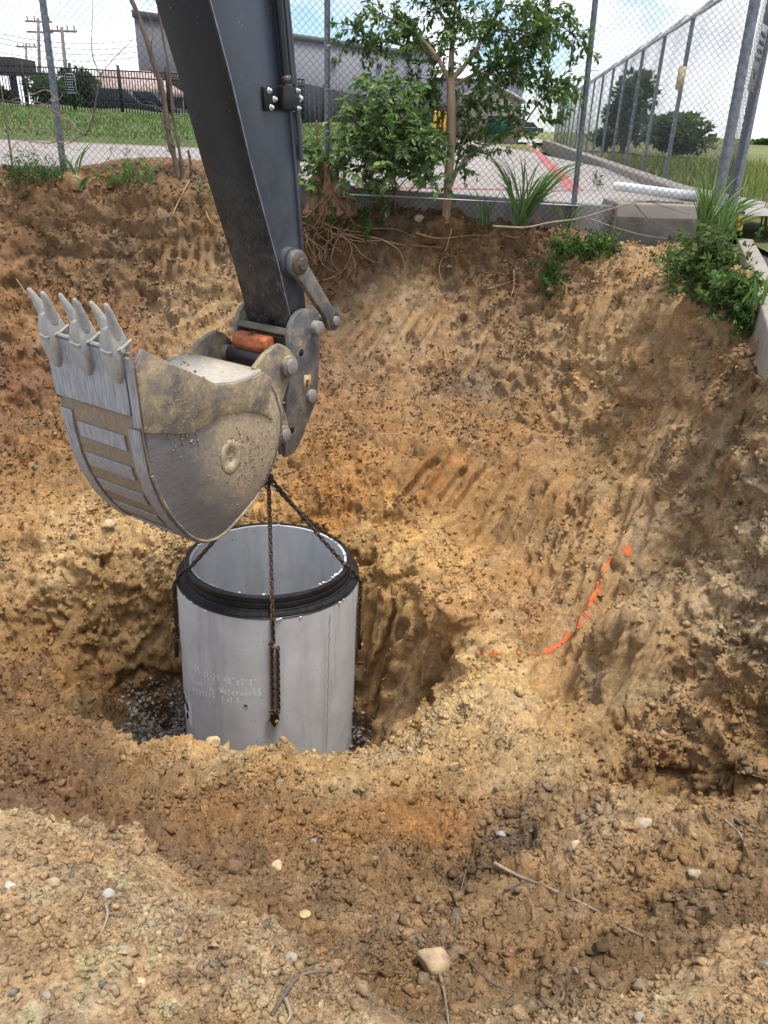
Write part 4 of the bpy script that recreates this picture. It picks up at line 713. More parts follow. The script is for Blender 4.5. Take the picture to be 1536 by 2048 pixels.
# ------------------------------------------------------------------ lifting chains
lk_me = None
def link_mesh():
    g = G(); R_, Ls, rw = .0135, .0135, .0060; P_ = []
    for kx in range(12):
        t = 2*pi*kx/12; P_.append((R_*cos(t), (Ls if sin(t) > 0 else -Ls)+R_*sin(t) if abs(sin(t)) > .01 else R_*sin(t), 0))
    P_ = np.array(P_); n = 12; V = []; m = 4
    for kx in range(n):
        T_ = P_[(kx+1) % n]-P_[kx-1]; T_ /= np.linalg.norm(T_); x_ = np.cross(T_, (0, 0, 1.))
        for j in range(m): a = 2*pi*j/m+pi/4; V.append(P_[kx]+rw*(cos(a)*x_+sin(a)*np.array([0, 0, 1.])))
    F = [(kx*m+j, kx*m+(j+1) % m, ((kx+1) % n)*m+(j+1) % m, ((kx+1) % n)*m+j) for kx in range(n) for j in range(m)]
    me = mesh('link', V, F, CHM, True); return me
s = N('rusty_chain', .6, .35); s.col(s.mix((.045, .032, .024), (.14, .095, .06), s.ramp(s.noise(90, 4), [(.35, 0.), (.7, 1.)]))); CHM = s.m
LKM = link_mesh(); PITCHL = .0335
def resample(Pt, step):
    Pt = np.asarray(Pt); d = np.concatenate([[0], np.cumsum(np.linalg.norm(np.diff(Pt, axis=0), axis=1))]); n = max(2, int(round(d[-1]/step))); t = (np.arange(n)+.5)/n*d[-1]
    A_ = np.stack([np.interp(t-step/2, d, Pt[:, j]) for j in range(3)], 1); B_ = np.stack([np.interp(t+step/2, d, Pt[:, j]) for j in range(3)], 1); return (A_+B_)/2, B_-A_
def chain(par, Pt, ph=0, facing=(0, -1, 0)):
    c_, d_ = resample(Pt, PITCHL)
    for kx in range(len(c_)):
        y = Vector(d_[kx]).normalized(); z = Vector(facing)-y*Vector(facing).dot(y); z.normalize(); x = y.cross(z); a = radians(45)*(1 if (kx+ph) % 2 else -1)
        x2 = x*cos(a)+z*sin(a); z2 = x2.cross(y); Mx = Matrix(((x2[0], y[0], z2[0], c_[kx][0]), (x2[1], y[1], z2[1], c_[kx][1]), (x2[2], y[2], z2[2], c_[kx][2]), (0, 0, 0, 1)))
        inst('link', LKM, par, Mx)
def cat(a, b, sag=0, n=12): t = np.linspace(0, 1, n)[:, None]; a, b = np.asarray(a), np.asarray(b); return a+(b-a)*t-np.array([0, 0, 1])*sag*4*t*(1-t)
KN = HK+np.array([0, 0, 0.]); GRP = 'chains of the lifting sling'
def eyeplate(par, T_, out, down, rt):
    T_, out, down, rt = map(np.asarray, (T_, out, down, rt))
    f = lambda a, b_, w_: T_+rt*a+down*b_+out*w_
    g = G(); g.prism([(-.018, -.01), (.02, -.01), (.042, .065), (-.002, .135), (-.035, .06)], f, .0, .035); ep = g.ob('pin_plate', plain('plate_dark', (.028, .022, .018), .55, .2, .4, 30), par, bevel=.004)
    g = G(); g.tube([f(.018, .07, .03), f(.018, .07, .05), f(.018, .07, .053)], [.016, .016, .012], 12); g.tube([f(-.03, .068, .012), f(-.055, .068, .012)], .012, 8); smoothed(g.ob('rusty_bolt', plain('bolt_rust', (.34, .16, .05), .7, 0, .4, 40), ep))
    g = G()
    for kx in range(4): a = kx*1.5; c_ = f(-.02+.016*kx, -.02+.008*(kx % 2), .03); g.tube([c_+rt*.018*cos(t+a)+down*.016*sin(t+a)+out*.01*sin(2*t) for t in np.linspace(0, 2*pi, 13)], .0045, 5)
    smoothed(g.ob('shackle', CHM, ep))
# front chain
th_f = cylpix(545, 1235)[0]; fr = thing('lifting_chain', tuple(cyl(.76, th_f, -.9)), 'rusty chain hanging down the middle of the pipe front, ending in a dark pin plate', 'lifting chain', GRP)
of = lambda th_: PX*sin(th_)-PY*cos(th_)
rt_ = lambda th_: PX*cos(th_)+PY*sin(th_)
zk = cylpix(549, 1283)[1]; zb = cylpix(552, 1415)[1]; cA = cyl(.672, th_f, .012); pth = np.vstack([cat(KN, cA, .01), cat(cyl(.682, th_f, .0), cyl(.752, th_f, -.128), 0, 4), cat(cyl(.752, th_f, -.15), cyl(.752, th_f+.004, zk), 0, 4)]); chain(fr, pth)
thl, thr = th_f-.012, th_f+.046
chain(fr, cat(cyl(.753, thl, zk-.03), cyl(.753, thl+.002, zb), 0, 4)); chain(fr, cat(cyl(.753, thr, zk-.045), cyl(.753, thr+.004, zb-.01), 0, 4), 1)
g = G(); o_, rr_ = of(th_f), rt_(th_f); c0 = cyl(.758, th_f, zk)
g.tube([c0+rr_*x-AX*y+o_*.004 for x, y in ((.004, -.012), (-.014, -.018), (-.026, -.002), (-.022, .018), (-.008, .032), (.014, .040), (.030, .046), (.034, .062), (.022, .070))], [.006, .008, .009, .009, .0085, .008, .0075, .007, .004], 8); smoothed(g.ob('grab_hook', plain('hook_rust', (.10, .07, .06), .5, .3), fr))
eyeplate(fr, cyl(.742, th_f+.006, zb-.03), of(th_f), -AX, rt_(th_f))
# right chain
th_r = 1.55; rg = thing('lifting_chain', tuple(cyl(.76, th_r, -.6)), 'rusty chain slanting across the pipe mouth to its right side', 'lifting chain', GRP)
def silh(v, sgn, out_=.02):
    P0 = None; best = None
    for t in np.linspace(.9, 2.2, 60):
        p = cyl(.735+out_, sgn*t, v); u_ = 768+FPX*(p @ RT)/(p @ FW)
        if best is None or sgn*u_ > best: best = sgn*u_; P0 = t
    return sgn*P0
tr = silh(-.6, 1)-.12; pr_ = np.vstack([cat(KN+UX*-.012, cyl(.645, tr-.10, .016), .012, 14), cat(cyl(.69, tr-.07, -.02), cyl(.755, tr, -.15), 0, 4), cat(cyl(.757, tr+.0, -.17), cyl(.757, tr, -.62), 0, 4)]); chain(rg, pr_)
chain(rg, cat(cyl(.757, tr-.035, -.30), cyl(.757, tr-.03, -.66), 0, 4), 1)
chain(rg, np.vstack([cat(KN+np.array([.02, .02, -.05]), cyl(.64, tr+.62, .015), .05, 14)]), 1)
g = G(); c0 = cyl(.765, tr-.02, -.28); g.tube([c0+rt_(tr)*.016*cos(t)-AX*.02*sin(t)+of(tr)*.005 for t in np.linspace(-2.4, 1.6, 10)], .007, 8); smoothed(g.ob('grab_hook', plain('hook_rust2', (.08, .058, .05), .5, .3), rg))
eyeplate(rg, cyl(.75, tr+.02, -.68), of(tr), -AX, rt_(tr)*-1)
# left chain
tl_ = silh(-.5, -1)+.10; lf = thing('lifting_chain', tuple(cyl(.76, tl_, -.6)), 'rusty chain coming from under the bucket down the left side of the pipe', 'lifting chain', GRP)
pr_ = np.vstack([cat(KN+UX*.012, cyl(.645, tl_+.12, .016), .012, 14), cat(cyl(.69, tl_+.06, -.02), cyl(.755, tl_, -.15), 0, 4), cat(cyl(.757, tl_, -.17), cyl(.760, tl_-.04, -.66), 0, 4)]); chain(lf, pr_)
eyeplate(lf, cyl(.755, tl_, -.70), of(tl_), -AX, rt_(tl_))
# master eye under the coupler, with the knot of chain
ms = thing('master_chain', tuple(KN), 'short knotted chain hanging from the coupler foot, carrying the three legs', 'lifting chain', GRP)
chain(ms, cat(EX(.03, .30, 0), KN, 0, 6)); chain(ms, cat(KN+UX*.03+ZX*.03, KN+UX*.025-ZX*.07, 0, 4), 1)
g = G()
for kx in range(5): a = kx*1.3; g.tube([KN+(UX*cos(a)+WX*sin(a))*.012*kx/3+WX*.032*cos(t)+ZX*(.03*sin(t)-.006*kx)+UX*.016*sin(2*t+a) for t in np.linspace(0, 2*pi, 15)], .006, 6)
smoothed(g.ob('shackle', CHM, ms))
#@@STAGE2
# ------------------------------------------------------------------ land beyond the dig
def interp2(A_, B_, t): return np.asarray(A_)+(np.asarray(B_)-np.asarray(A_))*t
def gz(x): return float(np.interp(x, [-6, -3.76, -.77, 2.04, 3.63, 5], [-.50, -.56, -.76, -.90, -1.03, -1.05]))   # soil level along the front fence
def lotz(x, y):
    a = np.interp(x, [-8, -4, 0, 3, 8], [-.52, -.55, -.66, -.76, -.80]); f = np.clip((y-9.6)/40, 0, 1); return a*(1-f)+(-.66+.0*x)*f
def sheet(name, xs, ys, fz, mat, kind='structure'):
    Xs, Ys = np.meshgrid(xs, ys, indexing='ij'); Zs = fz(Xs, Ys); n, m = Xs.shape; id_ = np.arange(n*m).reshape(n, m); F = np.stack([id_[:-1, :-1], id_[1:, :-1], id_[1:, 1:], id_[:-1, 1:]], -1).reshape(-1, 4)
    o = add(name, np.stack([Xs, Ys, Zs], -1).reshape(-1, 3), F, mat, smooth=True); return tag(o, kind=kind)
s = N('lot_concrete', .9); f = s.noise(.5, 8, .65); f2 = s.noise(14, 6, .7); c = s.mix((.235, .205, .18), (.33, .295, .265), s.ramp(f, [(.3, 0.), (.7, 1.)])); c = s.mix(c, (.30, .27, .24), s.mul(s.ramp(s.noise(1.3, 8, .7, dist=1.), [(.55, 0.), (.75, 1.)]), .5)); c = s.mix(c, s.mix((.7, .7, .7), (1.2, 1.2, 1.2), f2), .35, 'MULTIPLY'); s.col(c); s.bump(s.noise(60, 5, .7), .2, .01); LOT = s.m
sheet('parking_lot', np.linspace(-40, 5.2, 60), np.concatenate([np.linspace(9.46, 20, 20), np.linspace(22, 120, 30)]), lotz, LOT)
s = N('lawn_green', .95); f = s.noise(.8, 8, .7); c = s.mix((.075, .11, .03), (.16, .19, .065), s.ramp(f, [(.3, 0.), (.7, 1.)])); c = s.mix(c, (.20, .18, .09), s.mul(s.ramp(s.noise(2.1, 6, .7), [(.55, 0.), (.7, 1.)]), .5)); s.col(c); s.bump(s.noise(40, 4, .8), 1., .05); LAWN = s.m
def lawnz(x, y): t = np.clip((y-19.4-(-x-4)*.06)/13.5, -.2, 1.3); return lotz(x, y)+.10+(.72-.02*(x+14))*t+.03*np.sin(x*2.1)*t
sheet('lawn', np.linspace(-42, 1.0, 120), np.linspace(19.6, 36, 60), lambda x, y: np.where(y < 19.8, lotz(x, y)-.05, lawnz(x, y)), LAWN)
r = np.random.default_rng(71); nb_ = 9000; bx = r.uniform(-16, .6, nb_); by = r.uniform(19.8, 33, nb_); bz = lawnz(bx, by); hb = r.uniform(.05, .13, nb_); a = r.uniform(0, 2*pi, nb_); ww = .02; V = np.stack([np.stack([bx-ww*np.cos(a), by-ww*np.sin(a), bz], 1), np.stack([bx+ww*np.cos(a), by+ww*np.sin(a), bz], 1), np.stack([bx+r.normal(0, .04, nb_), by+r.normal(0, .04, nb_), bz+hb], 1)], 1)
s = N('leaf_vertex', .75, 0, .12); lc = s.attr(); tr = s.n('ShaderNodeBsdfTranslucent'); ms_ = s.n('ShaderNodeMixShader'); ms_.inputs[0].default_value = .3; s.l(lc, s.b.inputs['Base Color']); s.l(s.mix(lc, (1.3, 1.5, .6), 1., 'MULTIPLY'), tr.inputs[0]); s.l(s.b.outputs[0], ms_.inputs[1]); s.l(tr.outputs[0], ms_.inputs[2]); s.l(ms_.outputs[0], s.t.nodes['Material Output'].inputs[0]); LEAF = s.m
o = add('grass', V.reshape(-1, 3), np.arange(3*nb_).reshape(-1, 3), LEAF, col=np.repeat(np.array([.11, .16, .04])*r.uniform(.6, 1.5, (nb_, 1)), 3, 0)); tag(o, kind='stuff')
s = N('field_grass', .95); f = s.noise(.35, 9, .7); c = s.mix((.11, .135, .04), (.27, .26, .10), s.ramp(f, [(.3, 0.), (.7, 1.)])); s.col(c); s.bump(s.noise(9, 6, .8), 1., .15); FIELD = s.m
def fldz(x, y): return -1.06-.0*x+.02*np.sin(x*1.3+y*.7)+np.where(y > 40, (y-40)*.006, 0)
def fieldsheet():
    ys = np.concatenate([np.linspace(8.6, 20, 24), np.linspace(22, 260, 50)]); V = []; m = 60; tt_ = np.linspace(0, 1, m)**2.2
    for y in ys: x0 = max(4.0, 4.22+(y-10)*.137); V += [(x0+(x0*.2+90+y*.4)*t, y, float(fldz(x0+90*t, y))) for t in tt_]
    id_ = np.arange(len(ys)*m).reshape(len(ys), m); F = np.stack([id_[:-1, :-1], id_[:-1, 1:], id_[1:, 1:], id_[1:, :-1]], -1).reshape(-1, 4); o = add('field', V, F, FIELD, smooth=True); tag(o, kind='structure')
fieldsheet()
sheet('far_ground', np.linspace(-700, 700, 40), np.linspace(110, 1500, 30), lambda x, y: -.62+(y-110)*.0006, FIELD)
sheet('subsoil', np.linspace(-60, 60, 20), np.linspace(9.25, 130, 30), lambda x, y: -1.42+0*x, FIELD); sheet('subsoil', np.linspace(2.95, 30, 10), np.linspace(4.0, 9.3, 8), lambda x, y: -1.40+0*x, FIELD)
# painted markings, each a thin sheet over the slab
RED = plain('red_marking', (.36, .115, .10), .8, 0, .35, 6); WHT = plain('white_marking', (.66, .65, .62), .8, 0, .2, 6)
def stripe(name, pts, wd, mat, label=None):
    g = G(); P_ = np.array(pts, float); n = len(P_)
    for i in range(n):
        T_ = P_[min(i+1, n-1)]-P_[max(i-1, 0)]; T_ /= np.linalg.norm(T_); q_ = np.array([-T_[1], T_[0]])*wd/2
        for sg_ in (1, -1): x, y = P_[i]+q_*sg_; g.V.append(np.array([[x, y, float(lotz(x, y))+.006]])); g.n += 1
    g.F = [(2*i, 2*i+1, 2*i+3, 2*i+2) for i in range(n-1)]; o = g.ob(name, mat, None, fix=False); return tag(o, kind='structure')
def lotpt(u, v):
    z = -.75
    for _ in range(4): p = atZ(u, v, z); z = float(lotz(p[0], p[1]))
    return p[:2]
stripe('red_stripe', [interp2(lotpt(600, 372), lotpt(1150, 382), t) for t in np.linspace(0, 1, 12)], .17, RED)
stripe('red_stripe', [interp2(lotpt(1150, 380), lotpt(1054, 284), t**2) for t in np.linspace(0, 1, 14)], .28, RED)
stripe('white_stripe', [interp2(lotpt(700, 390), lotpt(1160, 412), t) for t in np.linspace(0, 1, 12)], .10, WHT)
stripe('white_stripe', [interp2(lotpt(1075, 300), lotpt(1056, 284), t**2) for t in np.linspace(0, 1, 8)], .12, WHT)
stripe('red_stripe', [lotpt(-60, 262), lotpt(8, 278)], 1.0, RED)
stripe('red_stripe', [(x, 19.3+(-x-4)*.06) for x in np.linspace(-26, .5, 40)], .22, plain('red_kerb_paint', (.40, .24, .20), .8, 0, .3, 4))
# low concrete kerb wall along the lot, and its inlet box
s = N('kerb_concrete', .9); f = s.noise(2.5, 8, .65); c = s.mix((.20, .185, .165), (.36, .34, .31), s.ramp(f, [(.3, 0.), (.7, 1.)])); c = s.mix(c, (.12, .105, .085), s.mul(s.ramp(s.noise(4, 7, .7, vec=s.vec((1, 1, .4))), [(.5, 0.), (.72, 1.)]), .7)); s.col(c); s.bump(s.noise(35, 6, .7), .4, .01); KERB = s.m
s = N('kerb_pale', .9); f = s.noise(3, 8, .65); s.col(s.mix((.22, .19, .155), (.33, .29, .24), s.ramp(f, [(.3, 0.), (.7, 1.)]))); s.bump(s.noise(50, 6, .7), .4, .008); KERBP = s.m
def wallrun(name, pts, wd, top, bot, mat, label, bev=.012):
    g = G(); P_ = np.array(pts, float); n = len(P_); V = []
    for i in range(n):
        T_ = P_[min(i+1, n-1)]-P_[max(i-1, 0)]; T_ /= np.linalg.norm(T_); q_ = np.array([-T_[1], T_[0]])*wd/2
        tp, bt_ = (top(*P_[i]), bot(*P_[i]))
        for x, y, z in ((*(P_[i]+q_), bt_), (*(P_[i]-q_), bt_), (*(P_[i]-q_), tp), (*(P_[i]+q_), tp)): V.append((x, y, z))
    g.put(V, [(4*k+j, 4*k+(j+1) % 4, 4*k+4+(j+1) % 4, 4*k+4+j) for k in range(n-1) for j in range(4)]+[(3, 2, 1, 0), tuple(4*(n-1)+j for j in range(4))]); o = g.ob(name, mat, None, bevel=bev); return tag(o, label, 'kerb')
wallrun('concrete_kerb', [(x, 9.47) for x in np.linspace(-9, 2.52, 40)], .16, lambda x, y: float(lotz(x, 9.6))+.02, lambda x, y: -1.6, KERB, 'long dark concrete kerb wall along the fence at the edge of the lot')
ci = thing('curb_inlet', (3.0, 9.5, -.9), 'raised concrete inlet box with a dark slot beside the white pipe', 'concrete inlet')
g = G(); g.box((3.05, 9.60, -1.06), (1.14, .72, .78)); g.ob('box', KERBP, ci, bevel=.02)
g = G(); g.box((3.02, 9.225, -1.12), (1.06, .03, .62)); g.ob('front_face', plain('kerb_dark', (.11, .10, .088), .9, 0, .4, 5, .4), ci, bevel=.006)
g = G(); g.box((3.02, 9.50, -.668), (.52, .06, .012)); g.ob('slot', plain('slot_dark', (.09, .06, .045), .9), ci)  # dark brown strip laid on the box top as the slot
kp = [atZ(1476, 478, -1.02)[:2], atZ(1495, 520, -1.02)[:2], atZ(1515, 585, -1.04)[:2], atZ(1536, 660, -1.06)[:2]]
kd = kp[-1]-kp[-2]; kp = kp+[kp[-1]+kd*.25]; kq = [x+np.array([.075, -.02]) for x in kp]
wallrun('concrete_kerb', kq, .17, lambda x, y: -1.02-.02*(8-y)*.3, lambda x, y: -1.32, KERBP, 'pale narrow concrete kerb at the right picture edge beside green weeds', .015)
ASP = plain('asphalt', (.055, .056, .06), .9, 0, .3, 40, .5)
g = G(); g.put([(kq[k][0]+.10, kq[k][1], -1.13) for k in range(len(kq))]+[(kq[k][0]+1.0, kq[k][1], -1.12) for k in range(len(kq))], [(k, k+1, len(kq)+k+1, len(kq)+k) for k in range(len(kq)-1)]); tag(g.ob('road', ASP, None), kind='structure')
g = G(); pd = [(5.0, 10.4, fldz(5.0, 10.4)+.02), (9.5, 13.2, fldz(9, 13)+.02), (14, 13.4, -1.02), (14, 11.5, -1.02), (7, 10.6, -1.02), (5.6, 9.4, -1.02)]; g.put(pd, [tuple(range(6))]); tag(g.ob('dirt_path', plain('path_dirt', (.40, .32, .22), .95, 0, .3, 6, .4), None), kind='structure')
SIDE0 = np.array([4.07, 10.0]); SD = np.array([sin(radians(3.8)), cos(radians(3.8))]); 
SD = np.array([4.95, 16.5])-SIDE0; SD = SD/np.linalg.norm(SD)
wallrun('concrete_kerb', [tuple(SIDE0+SD*t+np.array([-.22, 0])) for t in np.linspace(.6, 60, 40)], .3, lambda x, y: float(lotz(x, y))+.13, lambda x, y: -1.3, KERBP, 'tan concrete kerb running away under the long side fence', .03)
# ------------------------------------------------------------------ chain-link fences
GALV = plain('galvanised_post', (.19, .20, .215), .5, .55, .35, 20); GALVP = plain('galvanised_rail', (.42, .43, .44), .5, .5, .25, 15); WIRE = plain('fence_wire', (.085, .09, .095), .55, .3, .2, 10)
def wiremesh(par, p0, d, L0, L1, zb, zt, P_=.036, rad=.0022, name='wire_mesh'):
    d3 = np.array([d[0], d[1], 0]); nn_ = np.array([-d[1], d[0], 0]); nW = int((L1-L0)/P_); 
    rows = int((2.75)/P_); k = np.arange(rows+1); Vs = []; Fs = []; b0 = 0; r = np.random.default_rng(5); tri = [(0, rad), (2*pi/3, rad), (4*pi/3, rad)]
    ph = r.uniform(-.3, .3, rows+1)*0
    for i in range(nW):
        sx = L0+i*P_+((k+i) % 2)*P_; base = p0[0]+d[0]*sx; z0 = np.array([zb(x) for x in sx]) if callable(zb) else np.full(rows+1, zb)
        z = z0+k*P_; bow = .006*np.sin(sx*3.1+z*2.3)+.003*(1-2*((k+i) % 2)); C_ = np.stack([p0[0]+d[0]*sx+nn_[0]*bow, p0[1]+d[1]*sx+nn_[1]*bow, z], 1)
        V = np.concatenate([C_+nn_*(rad*cos(a))+np.array([0, 0, 1.35])*(rad*sin(a)) for a, _ in tri]); Vs.append(V); m = rows+1; kk = np.arange(rows)
        for a in range(3): b = (a+1) % 3; Fs.append(np.stack([b0+a*m+kk, b0+a*m+kk+1, b0+b*m+kk+1, b0+b*m+kk], 1))
        b0 += 3*m
    o = add(name, np.concatenate(Vs), np.concatenate(Fs), WIRE, par, smooth=True); o['kind'] = 'stuff'; return o
def post(par, x, y, zb, zt, R, mat, name='post', lean=(0, 0)):
    g = G(); g.tube([(x, y, zb), (x+lean[0], y+lean[1], zt)], R, 14); o = smoothed(g.ob(name, mat, par), 50); return o
def clip_ties(par, x, y, R, zs):
    for z in zs: g = G(); g.tube([(x+(R+.003)*cos(t), y+(R+.003)*sin(t), z+.004*sin(t)) for t in np.linspace(0, 2*pi, 11)], .003, 4); smoothed(g.ob('tie', GALVP, par))
FY = 9.33; ff = thing('chain_link_fence', (0, FY, -.8), 'chain link fence standing across the view right behind the dug bank', 'fence')
for x, R, ln in ((-6.8, .032, .03), (-3.735, .036, .055), (-.771, .032, .0), (2.035, .031, -.10)): post(ff, x, FY+.03, gz(x)-.5, 2.05, R, GALV, lean=(ln, 0)); clip_ties(ff, x+.01, FY+.02, R, [gz(x)+.3+.4*k for k in range(6)])
post(ff, 3.632, FY, -1.5, 2.05, .055, GALV, 'corner_post', (-.09, 0))
wiremesh(ff, (-7.0, FY-.012), (1, 0), 0, 10.62, lambda sx: gz(sx-7.0)-.02, 1.9)
g = G(); g.tube([(-7, FY+.02, 1.98), (3.6, FY+.02, 1.98)], .022, 10); g.ob('top_rail', GALVP, ff)
sf = thing('chain_link_fence', (float(SIDE0[0]), float(SIDE0[1]), -1.0), 'long chain link side fence with barbed wire running away beside the lot', 'fence')
def sz_(t): return float(lotz(*(SIDE0+SD*t)))-.18
post(sf, SIDE0[0], SIDE0[1], -1.5, 2.1, .06, GALV, 'corner_post', (-.08, 0))
up_ = np.array([0, 0, 1.])
ang_out = np.array([-SD[1], SD[0], 0])
ts = [4.86, 7.5, 10.3, 13.2, 16.1, 19, 22, 25, 28, 31, 34, 37, 40, 44, 48]
TOPZ = 1.74
for t in ts:
    b = SIDE0+SD*t; post(sf, b[0], b[1], -1.3, TOPZ, .036 if t < 20 else .03, GALV)
    g = G(); a0 = np.array([b[0], b[1], TOPZ]); a1 = a0+ang_out*-.33*-1*(-1)+up_*.34; g.tube([a0, a1], .02, 6); g.ob('barb_arm', GALV, sf)
    if t < 14: clip_ties(sf, b[0], b[1], .036, [-.7+.45*k for k in range(6)])
g = G(); g.tube([(*(SIDE0+SD*t), TOPZ+.02) for t in np.linspace(0, 55, 30)], .030, 10); smoothed(g.ob('top_rail', GALVP, sf))
for kx in range(3):
    f = (kx+1)/3; g = G(); g.tube([np.array([*(SIDE0+SD*t), TOPZ])+(ang_out*.33*-1*(-1)*(-1)+up_*.34)*f+up_*(-.03*sin(pi*((t*.36) % 1))) for t in np.linspace(0, 50, 60)], .004, 4); o = g.ob('barbed_wire', GALV, sf)
    g = G(); 
    for t in np.arange(.5, 26, .16): c_ = np.array([*(SIDE0+SD*t), TOPZ])+(-ang_out*.33+up_*.34)*f+up_*(-.03*sin(pi*((t*.36) % 1))); g.tube([c_-up_*.02-ang_out*.015, c_+up_*.02+ang_out*.015], .003, 3)
    o = g.ob('barb', GALV, sf, fix=False); o['kind'] = 'stuff'
wiremesh(sf, tuple(SIDE0), tuple(SD), .06, 14, lambda t: sz_(t), 1.74, .036, .0015); wiremesh(sf, tuple(SIDE0), tuple(SD), 14, 48, lambda t: sz_(t), 1.74, .072, .0018)
# closing panel between the two corner posts
cd = SIDE0-np.array([3.632, FY]); cl_ = np.linalg.norm(cd); cd = cd/cl_
wiremesh(ff, (3.632, FY), tuple(cd), .05, cl_-.05, -1.0, 1.8, .036, .0024)
# signs on the fences
sg_ = thing('warning_sign', (3.95, 9.83, .75), 'white sheet metal sign with dark marks, seen edge on between two corner posts', 'sign')
def panel(par, name, c, wdir, W_, H_, mat, th_=.006):
    wdir = np.array([wdir[0], wdir[1], 0]); n_ = np.array([-wdir[1], wdir[0], 0]); f = lambda a, b_, w_: np.array(c)+wdir*a+up_*b_+n_*w_; g = G(); g.prism([(-W_/2, -H_/2), (W_/2, -H_/2), (W_/2, H_/2), (-W_/2, H_/2)], f, 0, th_); return g.ob(name, mat, par), f
o, f = panel(sg_, 'plate', (3.86, 9.69, .79), cd, .34, .62, plain('sign_white', (.62, .60, .61), .6, 0, .12, 20))
g = G(); 
for ln_ in range(4):
    for kx in range(4): g.prism([(-.13+kx*.07, .24-ln_*.075), (-.085+kx*.07, .24-ln_*.075), (-.09+kx*.07, .195-ln_*.075), (-.13+kx*.07, .20-ln_*.075)], f, .008, .010); g.prism([(-.13+kx*.07, .24-ln_*.075), (-.085+kx*.07, .24-ln_*.075), (-.09+kx*.07, .195-ln_*.075), (-.13+kx*.07, .20-ln_*.075)], f, -.004, -.002)
o = g.ob('lettering', plain('sign_dark', (.10, .09, .095), .7), sg_, fix=False); o['kind'] = 'stuff'
g = G(); g.prism([(-.10, -.10), (.08, -.10), (.02, -.16), (.02, -.20), (-.05, -.18)], f, -.006, -.002); g.ob('dark_emblem', plain('sign_dark2', (.09, .08, .085), .7), sg_)
s2b = SIDE0+SD*4.8; sg2 = thing('fence_sign', (float(s2b[0]), float(s2b[1]), .85), 'small tan sign on the fence post of the side fence', 'sign')
panel(sg2, 'plate', (s2b[0]-.06, s2b[1]-.06, .88), (1, .0), .13, .34, plain('sign_tan', (.50, .42, .26), .7, 0, .2, 15))
# white corrugated drain pipe lying on the inlet
s = N('white_plastic', .55); s.col(s.mix((.62, .62, .60), (.78, .78, .77), s.ramp(s.noise(5, 6), [(.3, 0.), (.7, 1.)]))); PVC = s.m
pp = [atY(1222, 384, 11.2), atY(1260, 384, 11.0), atY(1290, 386, 10.6), atY(1330, 397, 10.2), atY(1362, 414, 9.9), atY(1400, 425, 9.8)]
pp = np.array(pp); tq = np.linspace(0, 5, 60); pp2 = np.stack([np.interp(tq, range(6), np.convolve(np.pad(pp[:, j], 1, mode='edge'), [.2, .6, .2], 'valid')) for j in range(3)], 1); pp2[:, 2] = np.maximum(pp2[:, 2], -.61)
g = G(); g.tube(pp2, .056+.002*(np.arange(60) % 2), 14); o = smoothed(g.ob('drain_pipe', PVC, None), 60); tag(o, 'white corrugated drain pipe lying on the concrete inlet behind the fence', 'pipe')
tm = thing('tape_measure', tuple(atY(1478, 445, 8.6)), 'small yellow tool case standing on the kerb by the right fence post', 'tool case'); c_ = atY(1479, 446, 8.6)
g = G(); g.box(c_, (.075, .05, .15)); g.ob('case', plain('case_yellow', (.62, .38, .05), .5), tm, bevel=.012); g = G(); g.box(c_+np.array([-.055, 0, .0]), (.03, .052, .13)); g.ob('grip', plain('case_black', (.02, .02, .02), .6), tm, bevel=.008); g = G(); g.box(c_+np.array([.012, -.028, .02]), (.03, .008, .05)); g.ob('label_mark', plain('case_brown', (.25, .1, .03), .6), tm)
g = G(); g.box(c_+np.array([0, .0, .10]), (.06, .05, .03)); g.ob('cap', plain('case_black2', (.02, .02, .02), .6), tm, bevel=.008)
# ------------------------------------------------------------------ plants
BARK = N('bark', .9); f = BARK.noise(1., 7, .7, vec=BARK.vec((28, 28, 5))); BARK.col(BARK.mix((.055, .038, .027), (.20, .145, .10), BARK.ramp(f, [(.3, 0.), (.7, 1.)]))); BARK.bump(f, .8, .015); BARK = BARK.m
BARKP = N('smooth_bark', .8); f = BARKP.noise(1., 6, .65, vec=BARKP.vec((12, 12, 3))); BARKP.col(BARKP.mix((.19, .13, .085), (.42, .29, .18), BARKP.ramp(f, [(.35, 0.), (.7, 1.)]))); BARKP.bump(f, .3, .01); BARKP = BARKP.m
TWIG = plain('twig', (.15, .11, .085), .9, 0, .4, 20); DRY = plain('dry_twig', (.30, .23, .16), .9, 0, .35, 20); ROOT = plain('root', (.42, .25, .12), .85, 0, .35, 18, .2); ROOTG = plain('root_grey', (.27, .21, .15), .9, 0, .35, 18)
def curve(pts, n=24):
    pts = np.array(pts, float); m = len(pts); t = np.linspace(0, m-1, n); i = np.clip(t.astype(int), 0, m-2); f = (t-i)[:, None]; p0 = pts[np.maximum(i-1, 0)]; p1 = pts[i]; p2_ = pts[i+1]; p3 = pts[np.minimum(i+2, m-1)]
    return .5*((2*p1)+(-p0+p2_)*f+(2*p0-5*p1+4*p2_-p3)*f**2+(-p0+3*p1-3*p2_+p3)*f**3)
def wander(p, d, L_, n, r, kink=.25, drop=0.):
    out_ = [np.array(p)]; d = np.array(d, float)/np.linalg.norm(d)
    for _ in range(n): d = d+r.normal(size=3)*kink+np.array([0, 0, -drop]); d /= np.linalg.norm(d); out_.append(out_[-1]+d*L_/n)
    return np.array(out_)
